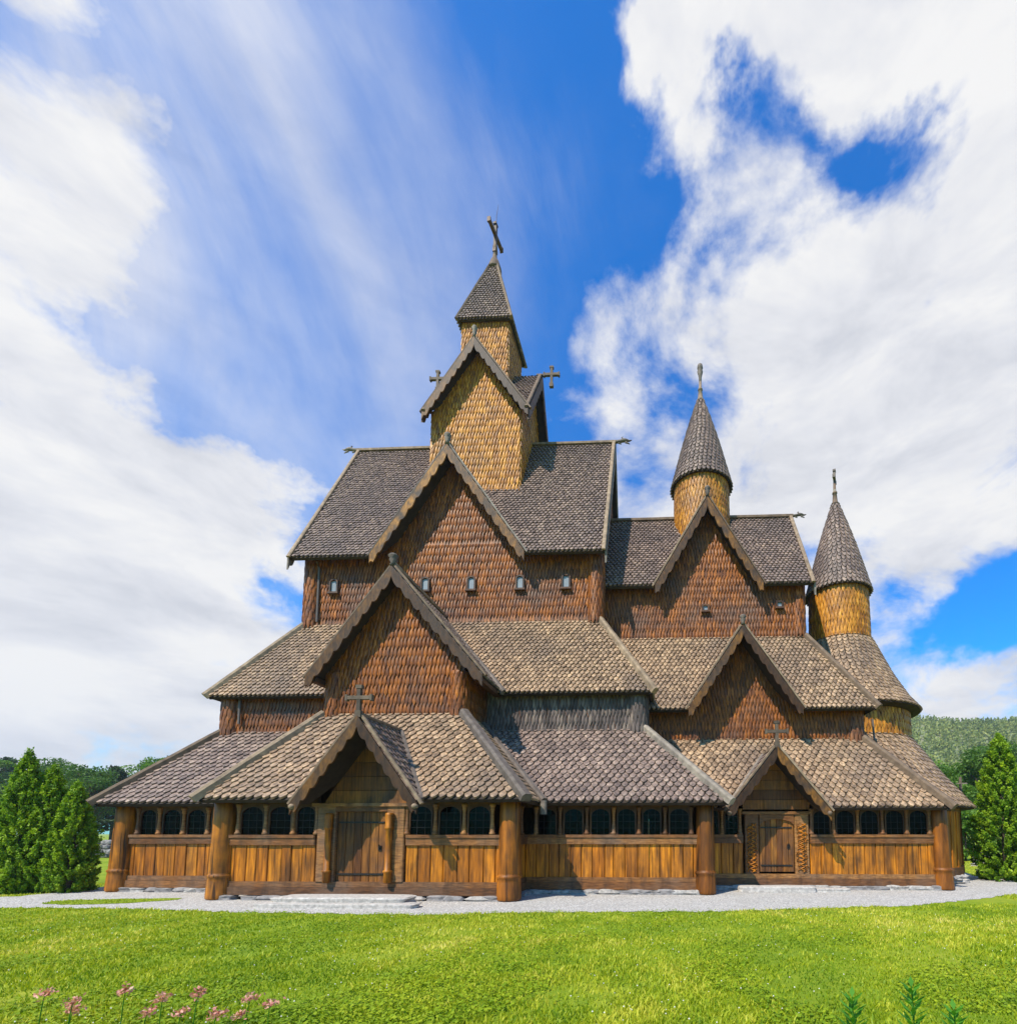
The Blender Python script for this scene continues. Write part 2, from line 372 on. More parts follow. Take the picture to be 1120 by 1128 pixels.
def cross(parent, p, h=.75, arm=.5, t=.08, tilt=0., yaw=0., mat='cross', name='cross'):
    mb = MB(); P = V(p); ca, sa = math.cos(yaw), math.sin(yaw); ct, st = math.cos(tilt), math.sin(tilt)
    A = V((ca*ct, sa*ct, -st)); Nn = V((-sa, ca, 0)); Zz = V((ca*st, sa*st, ct))
    def b(a0, a1, z0, z1, k=0.):
        T = lambda x, y, z: P+A*x+Nn*y+Zz*z
        mb.lbox(T, (a0, -t/2-k, z0), (a1, t/2+k, z1), None)
    b(-t/2, t/2, -.05, h); b(-t*.8, t*.8, -.06, .1, .012); b(-t*.85, t*.85, h-.03, h+.05, .01)
    zc = h*.62; b(-arm/2, arm/2, zc-t*.5, zc+t*.5, .004)
    for sg in (-1, 1): b(sg*arm/2-t*.3, sg*arm/2+t*.3, zc-t*.85, zc+t*.85, .01)
    return part(mb, name, M[mat], parent)

# --- geometry constants (metres)
YA = 19.5
WALLK = dict(w=.108, row=.27, th=.045, lift=.06, shape=WALL_T, slabth=.12, jit=.06, anchor=8.6, ridge=.018)
def wallpart(name, polys, mat='wall', **kw):
    k = dict(WALLK); k.update(kw); mb = MB(); sl = MB()
    for p in polys: shingles(mb, p, slab=sl, **k)
    o = part(mb, name, M[mat]); part(sl, 'wall_core', M['dark'], o); return o
def wrect(x0, x1, y, z0, z1): return [(x0,y,z0),(x1,y,z0),(x1,y,z1),(x0,y,z1)]
def wside(x, y0, y1, z0, z1, right=True):
    return [(x,y0,z0),(x,y1,z0),(x,y1,z1),(x,y0,z1)] if right else [(x,y1,z0),(x,y0,z0),(x,y0,z1),(x,y1,z1)]
def cornerpost(parent, x, y, z0, z1, r=.27, mat='wall'):
    mb = MB(); shingle_rev(mb, (x, y, 0), [(r*1.02, z0), (r, z1)], w=.12, row=.29, th=.025, lift=.035, shape=WALL_T)
    cb = MB(); cb.lathe((x, y, 0), [(r-.01, z0), (r-.01, z1)], 14)
    o = part(mb, 'corner_post', M[mat], parent); return o
def awindow(parent, x, z, y, w=.2, h=.36, arch=True):
    """small window in a shingled wall: frame standing proud, pale pane, sill"""
    mb = MB(); T = lambda s, d, zz: (x+s, y-d, z+zz); t = .055
    mb.lbox(T, (-w/2-t, 0, 0), (-w/2, .10, h)); mb.lbox(T, (w/2, 0, 0), (w/2+t, .10, h))
    mb.lbox(T, (-w/2-t-.03, 0, -.06), (w/2+t+.03, .14, 0))
    if arch:
        n = 6; pts = [(math.cos(PI-PI*i/n)*w/2, h+math.sin(PI*i/n)*w*.32) for i in range(n+1)]
        out = [(math.cos(PI-PI*i/n)*(w/2+t), h+math.sin(PI*i/n)*(w*.32+t)) for i in range(n+1)]
        for i in range(n):
            q = [pts[i], pts[i+1], out[i+1], out[i]]
            mb.prism([T(a, .10, b) for a, b in q], (0, .09, 0))
    else: mb.lbox(T, (-w/2-t, 0, h), (w/2+t, .10, h+t))
    o = part(mb, 'window', M['dark'])
    pb = MB(); pb.lbox(T, (-w/2+.0, -.0, .0), (w/2, .055, h+(w*.2 if arch else 0))); part(pb, 'pane', M['pale_pane'], o)
    return o

# NAVE upper wall with south cross gable
nx0, nx1, ny = -12.1, -1.96, 16.5
gx, gz = -7.1, 14.69
def gable(x0, x1, xp, y, z0, ze, zp): return [(x0,y,z0),(x1,y,z0),(x1,y,ze),(xp,y,zp),(x0,y,ze)]
nw = wallpart('nave_wall', [wrect(nx0, nx1, ny, 8.6, 11.5), [(-9.2,ny-.0,11.5),(-4.95,ny,11.5),(gx,ny,14.62)],
    wside(nx1, ny, 22.5, 8.5, 11.2), wside(nx0, ny, 22.5, 8.5, 11.2, False),
    [(nx1,ny,11.2),(nx1,22.5,11.2),(nx1,YA,17.1)], [(nx0,22.5,11.2),(nx0,ny,11.2),(nx0,YA,17.1)], wrect(nx1, nx0, 22.5, 8.6, 11.6)])
for cx in (nx0+.12, nx1-.14): cornerpost(nw, cx, ny+.12, 8.55, 11.2, .27)
for x in (-11.13, -9.35, -7.93, -6.34, -4.67, -3.1): awindow(nw, x, 9.85, ny-.02)
def roof_main(name, x0, x1, ye, ze, zr, gpk, gl, gr, gy, mat='roof', **kw):
    """ridge roof with a south cross gable; returns parts"""
    yb = ye+(gpk[2]-ze)/(zr-ze)*(YA-ye)
    L = [(x0,ye,ze),(gl,ye,ze),(gpk[0],yb,gpk[2]),(gpk[0],YA,zr),(x0,YA,zr)]
    Rt = [(gr,ye,ze),(x1,ye,ze),(x1,YA,zr),(gpk[0],YA,zr),(gpk[0],yb,gpk[2])]
    B = [(x1,2*YA-ye,ze),(x0,2*YA-ye,ze),(x0,YA,zr),(x1,YA,zr)]
    a = roofpart(name, [L, Rt, B], mat, **kw)
    b = roofpart('cross_gable_roof', [[(gl,gy,ze),(gl,ye+.02,ze),(gpk[0],yb,gpk[2]),(gpk[0],gy,gpk[2])],
                               [(gr,ye+.02,ze),(gr,gy,ze),(gpk[0],gy,gpk[2]),(gpk[0],yb,gpk[2])]], mat, **kw)
    return a, b, yb
nx0r, nx1r = -12.45, -1.74
nroof, ngroof, _ = roof_main('nave_roof', nx0r, nx1r, 16.0, 10.88, 17.4, (gx, 16.0, gz), -9.58, -4.46, 15.97)
ridge(nroof, (nx0r-.05,YA,17.43), (nx1r+.05,YA,17.43)); ridge(ngroof, (gx,16.05,gz+.04), (gx,18.0,gz+.04))
for x, d in ((nx0r, -1), (nx1r, 1)):
    bargeboards(nroof, (x,YA,17.42), (x,16.0,10.9), (x,23.0,10.9), .24, y_dir=d, cap='trim_warm', mat='trim')
    dragon(nroof, (x+d*.1, YA, 17.5), d, .8)
bargeboards(ngroof, (gx,15.95,gz), (-9.6,15.95,10.9), (-4.43,15.95,10.9), .25, cap='trim')
finial(ngroof, (gx,15.95,gz+.05), .42, .07)

# NAVE aisle
AZT, AZE, AYE = 8.72, 5.75, 14.7
px, pz = -7.3, 8.9
pL, pR = -9.53, -4.76
ax0, ax1 = -13.77, -.16
zz = 2*YA
ar = roofpart('nave_aisle_roof', [
    [(ax0,AYE,AZE),(pL,AYE,AZE),(px-.08,ny,AZT),(nx0,ny,AZT)],
    [(pR,AYE,AZE),(ax1,AYE,AZE),(nx1,ny,AZT),(px+.08,ny,AZT)],
    [(ax1,AYE,AZE),(ax1,zz-AYE,AZE),(nx1,zz-ny,AZT),(nx1,ny,AZT)],
    [(ax0,zz-AYE,AZE),(ax0,AYE,AZE),(nx0,ny,AZT),(nx0,zz-ny,AZT)],
    [(ax1,zz-AYE,AZE),(ax0,zz-AYE,AZE),(nx0,zz-ny,AZT),(nx1,zz-ny,AZT)]], 'roof_warm')
hip(ar, (nx0,ny-.02,AZT+.02), (ax0-.03,AYE-.03,AZE), .17); hip(ar, (nx1,ny-.02,AZT+.02), (ax1+.05,AYE-.05,AZE), .17)
hip(ar, (px+.1,ny-.1,AZT+.0), (pR+.16,AYE-.02,AZE+.02), .16, .06, mat='trim')
aw = wallpart('nave_aisle_wall', [wrect(-13.5, -.42, 15.05, 4.5, 6.1), wside(-.42, 15.05, 23.9, 4.5, 6.0), wside(-13.5, 15.05, 23.9, 4.5, 6.0, False)], 'wall')
agl = wallpart('nave_aisle_wall', [wrect(-5.2, -.42, 15.03, 4.5, 6.1)], 'wall_grey')
cornerpost(aw, -13.34, 15.2, 4.5, 5.9, .3); cornerpost(agl, -.62, 15.2, 4.5, 5.9, .3, 'wall_grey')
# nave lower core walls (seen inside the gallery)
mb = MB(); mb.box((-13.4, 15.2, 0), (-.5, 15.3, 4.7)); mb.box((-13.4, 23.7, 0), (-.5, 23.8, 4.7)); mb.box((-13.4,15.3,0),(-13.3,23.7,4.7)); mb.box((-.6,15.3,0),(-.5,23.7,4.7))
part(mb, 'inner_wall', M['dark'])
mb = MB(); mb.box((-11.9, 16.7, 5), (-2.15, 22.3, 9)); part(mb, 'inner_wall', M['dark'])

# PORCH gable (south transept) above the gallery
pwY = 13.6; pw0, pw1 = -9.3, -5.36
pg = wallpart('porch_gable_wall', [[(pw0,pwY,4.7),(pw1,pwY,4.7),(pw1,pwY,6.3),(px,pwY,8.8),(pw0,pwY,6.3)], wside(pw1, pwY, 15.05, 4.7, 6.1), wside(pw0, pwY, 15.05, 4.7, 6.1, False)], 'wall')
cornerpost(pg, pw0+.22, pwY+.14, 4.7, 6.1, .25); cornerpost(pg, pw1-.2, pwY+.16, 4.7, 6.1, .25)
pr = roofpart('porch_gable_roof', [
    [(pL,13.2,5.85),(pL,AYE+.1,5.85),(px,ny,pz),(px,13.2,pz)], [(pR,AYE+.1,5.85),(pR,13.2,5.85),(px,13.2,pz),(px,ny,pz)]], 'roof')
bargeboards(pr, (px,13.17,pz), (pL-.03,13.17,5.85), (pR+.03,13.17,5.85), .25, scal=.42, cap='trim_warm')
ridge(pr, (px,13.2,pz+.03), (px,16.4,pz+.03)); finial(pr, (px,13.2,pz+.06), .36, .075)
for x in (pL+.12, pR-.12):
    mb = MB(); mb.beam((x, 13.2, 5.72), (x, 15, 5.72), .18, .16); part(mb, 'wall_plate', M['dark'], pr)

# NAVE gallery roof and porch gallery roof
GZT, GZE, GYE = 4.7, 2.38, 13.0
g0, g1 = -15.15, 1.79; q0, q1 = -10.84, -3.06
gr_ = roofpart('nave_gallery_roof', [
    [(g0,GYE,GZE),(q0,GYE,GZE),(-9.3,15.05,GZT),(-13.5,15.05,GZT)],
    [(q1,GYE,GZE),(g1,GYE,GZE),(-.42,15.05,GZT),(-5.36,15.05,GZT)],
    [(g1,GYE,GZE),(g1,zz-GYE,GZE),(-.42,23.95,GZT),(-.42,15.05,GZT)],
    [(g0,zz-GYE,GZE),(g0,GYE,GZE),(-13.5,15.05,GZT),(-13.5,23.95,GZT)],
    [(g1,zz-GYE,GZE),(g0,zz-GYE,GZE),(-13.5,23.95,GZT),(-.42,23.95,GZT)]], 'roof', w=.2, row=.175)
hip(gr_, (-13.5,15.03,GZT+.02), (g0-.05,GYE-.05,GZE), .2); hip(gr_, (-.42,15.03,GZT+.02), (g1+.06,GYE-.06,GZE), .2, mat='trim')
PZT = 4.88; PYE = 11.5
dx_, dz_ = -6.85, 4.25; dl, dr = -8.25, -5.48
slope = (PZT-GZE)/(pwY-PYE); yb = PYE+(dz_-GZE)/slope
pr2 = roofpart('porch_gallery_roof', [
    [(q0,PYE,GZE),(dl+.02,PYE,GZE),(dx_,yb,dz_),(dx_,pwY,PZT),(pw0,pwY,PZT)],
    [(dr-.02,PYE,GZE),(q1,PYE,GZE),(pw1,pwY,PZT),(dx_,pwY,PZT),(dx_,yb,dz_)],
    [(q1,PYE,GZE),(q1,GYE+.05,GZE),(pw1,15.05,PZT),(pw1,pwY,PZT)],
    [(q0,GYE+.05,GZE),(q0,PYE,GZE),(pw0,pwY,PZT),(pw0,15.05,PZT)]], 'roof_warm', w=.2, row=.175)
hip(pr2, (pw0,pwY-.02,PZT+.02), (q0-.06,PYE-.06,GZE), .2); hip(pr2, (pw1,pwY-.02,PZT+.02), (q1+.04,PYE-.04,GZE), .26, .1, mat='trim')
hip(pr2, (pw1+.05,14.95,PZT-.02), (q1+.1,GYE-.05,GZE+.03), .17, .07, mat='trim')
mb = MB(); mb.beam((q1+.12,GYE-.1,GZE+.05), (q1+.12,GYE-.1,GZE-.3), .16, .1, up=(0,-1,0)); part(mb, 'gutter_end', M['trim'], pr2)
def pediment(xp, zp, l, r, ze, y, yback_e, yback_r, wallY, wl, wr, z0, mat='roof'):
    o = roofpart('door_gable_roof', [[(l,y,ze),(l,yback_e,ze),(xp,yback_r,zp),(xp,y,zp)], [(r,yback_e,ze),(r,y,ze),(xp,y,zp),(xp,yback_r,zp)]], mat, w=.2, row=.19)
    bargeboards(o, (xp,y-.03,zp), (l-.05,y-.03,ze-.04), (r+.05,y-.03,ze-.04), .2, scal=.34, cap='trim_warm', mat='trim_warm' if mat == 'x' else 'barge', capw=.11)
    ridge(o, (xp,y,zp+.02), (xp,yback_r,zp+.02), .12, .08)
    hip(o, (xp+.03,yback_r-.03,zp), (r+.02,yback_e-.06,ze+.02), .12, .06, mat='trim'); hip(o, (xp-.03,yback_r-.03,zp), (l-.02,yback_e-.06,ze+.02), .12, .06, mat='trim')
    for x in (l, r):
        e = MB(); e.lathe((x+(.03 if x > xp else -.03), y-.06, ze-.18), [(.03,0),(.07,.03),(.075,.08),(.04,.12)], 10); part(e, 'carved_end', M['trim_warm'], o, True)
    cross(o, (xp, y-.02, zp+.05), .64, .58, .085)
    b = MB(); rows = 5; h = (zp-.25-z0)/rows     # horizontal boards in the gable
    for i in range(rows):
        za = z0+i*h; zb = za+h-.012
        fa = max(0, 1-(za-z0)/(zp-z0)); fb = max(0, 1-(zb-z0)/(zp-z0))
        b.prism([(xp+(wl-xp)*fa,wallY-.03,za),(xp+(wr-xp)*fa,wallY-.03,za),(xp+(wr-xp)*fb,wallY-.03,zb),(xp+(wl-xp)*fb,wallY-.03,zb)], (0,.06,0))
    part(b, 'gable_boards', M['door'], o); return o
pediment(dx_, dz_, dl, dr, 2.32, 11.2, PYE+.02, yb, 12.0, -8.1, -5.65, 2.3)

# CHANCEL
c1 = 5.0; cy = 17.3
cw_ = wallpart('chancel_wall', [wrect(-2.0, c1, cy, 8.2, 10.55), [(.25,cy,10.55),(3.2,cy,10.55),(1.72,cy,13.1)], wside(c1, cy, 21.7, 8.2, 10.7), [(c1,cy,10.7),(c1,21.7,10.7),(c1,YA,13.8)]], 'wall')
cornerpost(cw_, c1-.12, cy+.12, 8.3, 10.6, .22, 'wall')
for x in (2.0-.35, 4.2): awindow(cw_, x, 9.32 if x < 3 else 9.4, cy-.02, .14, .17, False)
croof, cgroof, _ = roof_main('chancel_roof', -1.9, 5.3, 16.9, 10.1, 14.06, (1.72, 16.9, 13.18), -.05, 3.52, 16.87)
ridge(croof, (-1.9,YA,14.08), (5.35,YA,14.08)); dragon(croof, (5.4,YA,14.15), 1, .65)
bargeboards(croof, (5.3,YA,14.08), (5.3,16.9,10.1), (5.3,22.1,10.1), .28, y_dir=1, cap='trim_warm', mat='trim')
bargeboards(cgroof, (1.72,16.85,13.2), (-.08,16.85,10.1), (3.56,16.85,10.1), .23, cap='trim_warm', mat='barge')
finial(cgroof, (1.72,16.85,13.24), .4, .06)
CZT, CZE, CYE = 8.36, 5.42, 15.6
kx, kz = 2.62, 7.98; kl, kr = .97, 4.33
cb_ = CYE+(kz-CZE)/(CZT-CZE)*(cy-CYE)
car = roofpart('chancel_aisle_roof', [
    [(-.5,CYE,CZE),(kl,CYE,CZE),(kx,cb_,kz),(kx,cy,CZT),(-2.3,cy,CZT)],
    [(kr,CYE,CZE),(6.69,CYE,CZE),(5.05,cy,CZT),(kx,cy,CZT),(kx,cb_,kz)],
    [(6.69,CYE,CZE),(6.69,zz-CYE,CZE),(5.05,zz-cy,CZT),(5.05,cy,CZT)],
    [(6.69,zz-CYE,CZE),(-.5,zz-CYE,CZE),(-2.3,zz-cy,CZT),(5.05,zz-cy,CZT)]], 'roof_warm')
hip(car, (5.05,cy-.02,CZT+.02), (6.72,CYE-.04,CZE), .17)
kr_ = roofpart('dormer_gable_roof', [[(kl,15.4,CZE-.02),(kl,CYE+.02,CZE-.02),(kx,cb_,kz),(kx,15.4,kz)], [(kr,CYE+.02,CZE-.02),(kr,15.4,CZE-.02),(kx,15.4,kz),(kx,cb_,kz)]], 'roof')
bargeboards(kr_, (kx,15.37,kz), (kl-.03,15.37,CZE), (kr+.03,15.37,CZE), .21, cap='trim_warm', scal=.38)
finial(kr_, (kx,15.37,kz+.05), .33, .06)
caw = wallpart('chancel_aisle_wall', [wrect(-.5, 6.45, 16.1, 4.3, 5.95), [(1.25,16.1,5.95),(3.98,16.1,5.95),(kx,16.1,7.93)], wside(6.45, 16.1, 18, 4.3, 5.9)], 'wall')
cornerpost(caw, 6.45-.25, 16.1+.17, 4.35, 5.5, .29)
CG_E, CG_Y, CG_T = 2.3, 14.35, 4.55
hx, hz_ = 3.25, 3.95; hl, hr = 1.95, 4.58
hb = CG_Y+(hz_-CG_E)/(CG_T-CG_E)*(16.1-CG_Y)
cgr = roofpart('chancel_gallery_roof', [
    [(1.5,CG_Y,CG_E),(hl+.02,CG_Y,CG_E),(hx,hb,hz_),(hx,16.1,CG_T),(-.4,16.1,CG_T)],
    [(hr-.02,CG_Y,CG_E),(8.04,CG_Y,CG_E),(6.42,16.1,CG_T),(hx,16.1,CG_T),(hx,hb,hz_)],
    [(8.04,CG_Y,CG_E),(8.04,19,CG_E),(6.42,19,CG_T),(6.42,16.1,CG_T)],
    [(8.0,zz-CG_Y,CG_E),(0,zz-CG_Y,CG_E),(0,zz-16.1,CG_T),(6.4,zz-16.1,CG_T)]], 'roof_warm', w=.2, row=.175)
hip(cgr, (6.42,16.08,CG_T+.02), (8.1,CG_Y-.07,CG_E), .22)
pediment(hx, hz_, hl, hr, 2.26, 14.0, CG_Y+.02, hb, 14.8, 2.1, 4.45, 2.28)
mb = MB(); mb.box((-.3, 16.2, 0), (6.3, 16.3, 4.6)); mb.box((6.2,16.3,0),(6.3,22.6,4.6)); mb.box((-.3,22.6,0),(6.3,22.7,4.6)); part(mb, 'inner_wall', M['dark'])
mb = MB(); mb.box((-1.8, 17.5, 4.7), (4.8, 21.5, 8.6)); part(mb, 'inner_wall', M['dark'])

# APSE: round tower, skirt roof, lower wall, gallery
ac = (7.02, YA, 0)
def cone_profile(r, z0, z1, tip=.07, bulge=.05, n=8):
    return [(tip+(r-tip)*((1-t)+bulge*math.sin(PI*min(1,(1-t)))*(1-t)**0.5*(t*2)), z0+(z1-z0)*t) for t in [i/n for i in range(n+1)]]
def spire(name, c, r, z0, z1, ztip, mat='roof'):
    mb = MB(); prof = cone_profile(r, z0, z1, .1); prof[0] = (prof[0][0]*1.0, z0)
    shingle_rev(mb, c, prof, w=.17, row=.17)
    o = part(mb, name, M[mat]); cb = MB(); cb.lathe(c, [(r-.12, z0+.02)]+[(a-.01, b) for a, b in prof], 28); part(cb, 'roof_boarding', M['slab'], o)
    f = MB(); f.lathe(c, [(.15,z1-.05),(.13,z1+.05),(.105,z1+.07),(.075,z1+.42),(.10,z1+.44),(.09,z1+.5),(.06,z1+.52),(.045,ztip-.45)], 12); part(f, 'finial', M['trim_warm'], o, True)
    return o
aps = MB(); shingle_rev(aps, ac, [(1.1,8.6),(1.06,10.95)], w=.13, row=.27, th=.03, lift=.04, shape=WALL_T)
awl = part(aps, 'apse_tower_wall', M['wall_gold']); t = MB(); t.lathe(ac, [(1.07,8.3),(1.04,11)], 24); part(t, 'wall_core', M['dark'], awl)
sp = spire('apse_spire', ac, 1.2, 10.8, 14.6, 16.0)
cross(sp, (7.02,YA,15.1), .95, .42, .09, tilt=.1, yaw=1.15, mat='trim', name='weather_cross')
sk = MB(); shingle_rev(sk, ac, [(2.66,5.98),(2.3,6.45),(1.78,7.4),(1.15,8.85)], w=.2, row=.17)
sko = part(sk, 'apse_skirt_roof', M['roof_warm']); t = MB(); t.lathe(ac, [(2.4,5.9),(2.64,5.97),(2.28,6.44),(1.76,7.39),(1.13,8.84)], 32); part(t, 'roof_boarding', M['slab'], sko)
lw = MB(); shingle_rev(lw, ac, [(2.3,4.6),(2.28,6.1)], w=.13, row=.27, th=.03, lift=.04, shape=WALL_T)
lwo = part(lw, 'apse_lower_wall', M['wall_gold']); t = MB(); t.lathe(ac, [(2.27,0),(2.25,6)], 24); part(t, 'wall_core', M['dark'], lwo)
ag = MB(); shingle_rev(ag, ac, [(4.1,2.42),(3.2,3.6),(2.32,4.95)], w=.24, row=.19)
ago = part(ag, 'apse_gallery_roof', M['roof_warm']); t = MB(); t.lathe(ac, [(3.7,2.4),(4.08,2.41),(2.3,4.94)], 40); part(t, 'roof_boarding', M['slab'], ago)
gw = MB(); nplk = 96
for i in range(nplk):
    a = 2*PI*i/nplk
    if math.cos(a) < -.15: continue
    rr = 3.6+random.uniform(0, .02)+(0.04 if i % 2 else 0); wd = 3.6*2*PI/nplk*.52
    T = lambda s, d, z, a=a, rr=rr: (ac[0]+math.cos(a)*(rr+d)-math.sin(a)*s, ac[1]+math.sin(a)*(rr+d)+math.cos(a)*s, z)
    gw.lbox(T, (-wd, -.05, .45), (wd, .0, 2.55), None, .012)
part(gw, 'apse_gallery_wall', M['plank'])
gs = MB()
for i in range(24):
    a = 2*PI*i/24
    if math.cos(a) < -.15: continue
    for z0, z1, dd in ((.22, .5, .12), (2.3, 2.5, .1)):
        T = lambda s, d, z, a=a: (ac[0]+math.cos(a)*(3.58+d)-math.sin(a)*s, ac[1]+math.sin(a)*(3.58+d)+math.cos(a)*s, z)
        gs.lbox(T, (-.47, -.02, z0), (.47, dd, z1))
part(gs, 'apse_sill_beam', M['beam'])

# NAVE TOWER
t0, t1, ty = -8.6, -5.17, 17.9; tX = -6.88; tz, tp, tp2 = 17.35, 20.2, 20.5
e0, e1, eY = -8.76, -4.8, 17.5
hw = wallpart('tower_wall', [[(t0,ty,13.8),(t1,ty,13.8),(t1,ty,17.55),(tX,ty,20.05),(t0,ty,17.55)], wside(t1, ty, 21.1, 13.8, 17.7), wside(t0, ty, 21.1, 13.8, 17.7, False),
   [(t1,ty,17.6),(t1,21.1,17.6),(t1,YA,20.3)], [(t0,21.1,17.6),(t0,ty,17.6),(t0,YA,20.3)]], 'wall_gold', w=.115, row=.26, anchor=13.8)
tr_ = roofpart('tower_roof', [
   [(e0,eY,tz),(tX,YA-.1,tp),(tX,eY,tp)], [(e1,eY,tz),(tX,eY,tp),(tX,YA-.1,tp)],
   [(e1,eY,tz),(e1,YA,tp2),(tX,YA,tp2)], [(e0,eY,tz),(tX,YA,tp2),(e0,YA,tp2)],
   [(e1,21.5,tz),(tX,YA,tp2),(e1,YA,tp2)], [(e0,21.5,tz),(e0,YA,tp2),(tX,YA,tp2)]], 'roof', w=.14, row=.14)
bargeboards(tr_, (tX,eY-.03,tp), (e0,eY-.03,tz), (e1,eY-.03,tz), .25, cap='trim_warm', mat='plank' if 0 else 'barge', scal=.36)
for x, d in ((e0, -1), (e1, 1)):
    bargeboards(tr_, (x,YA,tp2), (x,eY,tz), (x,21.5,tz), .3, y_dir=d, cap='trim_warm', mat='dark')
    mb = MB(); mb.tube([(x-d*.2,YA,tp2+.06),(x+d*.35,YA,tp2+.06)], [.07,.05], 7); part(mb, 'ridge_beam', M['trim'], tr_)
    cross(tr_, (x+d*.42, YA, tp2-.42), .8, .62, .1)
finial(tr_, (tX,eY-.02,tp+.03), .5, .06)
u0, u1 = -7.82, -5.95
us = wallpart('upper_tower_wall', [wrect(u0, u1, 18.6, 18.6, 22.15), wside(u1, 18.6, 20.4, 18.6, 22.1), wside(u0, 18.6, 20.4, 18.6, 22.1, False)], 'wall_gold', w=.11, row=.24)
uX = (u0+u1)/2; a_ = 1.09; ez = 22.03; pz_ = 25.5
def pyr(sx, sy): return None
hh = .12
pyro = roofpart('tower_spire', [
  [(uX-a_,YA-a_,ez),(uX+a_,YA-a_,ez),(uX+hh,YA-hh,pz_),(uX-hh,YA-hh,pz_)], [(uX+a_,YA-a_,ez),(uX+a_,YA+a_,ez),(uX+hh,YA+hh,pz_),(uX+hh,YA-hh,pz_)],
  [(uX-a_,YA+a_,ez),(uX-a_,YA-a_,ez),(uX-hh,YA-hh,pz_),(uX-hh,YA+hh,pz_)], [(uX+a_,YA+a_,ez),(uX-a_,YA+a_,ez),(uX-hh,YA+hh,pz_),(uX+hh,YA+hh,pz_)]], 'roof', w=.13, row=.14)
for sx in (-1, 1):
    for sy in (-1, 1): hip(pyro, (uX+sx*hh,YA+sy*hh,pz_), (uX+sx*a_,YA+sy*a_,ez), .1, .06, mat='trim_warm')
mb = MB(); mb.lathe((uX,YA,0), [(.3,pz_-.12),(.28,pz_),(.17,pz_+.35),(.11,pz_+.38),(.07,pz_+.8),(.1,pz_+.82),(.1,pz_+1.05),(.05,pz_+1.1),(.04,27.7)], 12); part(mb, 'finial', M['trim_warm'], pyro, True)
cross(pyro, (uX,YA,26.3), 1.25, 1.15, .12, tilt=0, yaw=1.42, mat='dark', name='weather_cross')
mb = MB(); mb.tube([(uX+.02,YA,27.5),(uX+.03,YA,28.0),(uX+.1,YA,28.5)], [.015,.012,.006], 5); part(mb, 'lightning_rod', M['iron'], pyro)

# CHANCEL TURRET
tc = (1.75, YA, 0)
tw = MB(); shingle_rev(tw, tc, [(1.08,12.4),(1.06,15.5)], w=.13, row=.24, th=.03, lift=.04, shape=WALL_T)
two = part(tw, 'turret_wall', M['wall_gold']); t = MB(); t.lathe(tc, [(1.06,12),(1.04,15.6)], 24); part(t, 'wall_core', M['dark'], two)
tsp = spire('turret_spire', tc, 1.2, 15.3, 19.2, 20.9)
mb = MB(); mb.lathe(tc, [(.05,19.7),(.06,20.2),(.12,20.45),(.09,20.55),(.12,20.6),(.1,20.75),(.05,20.78)], 8); part(mb, 'spire_head', M['trim'], tsp, True)

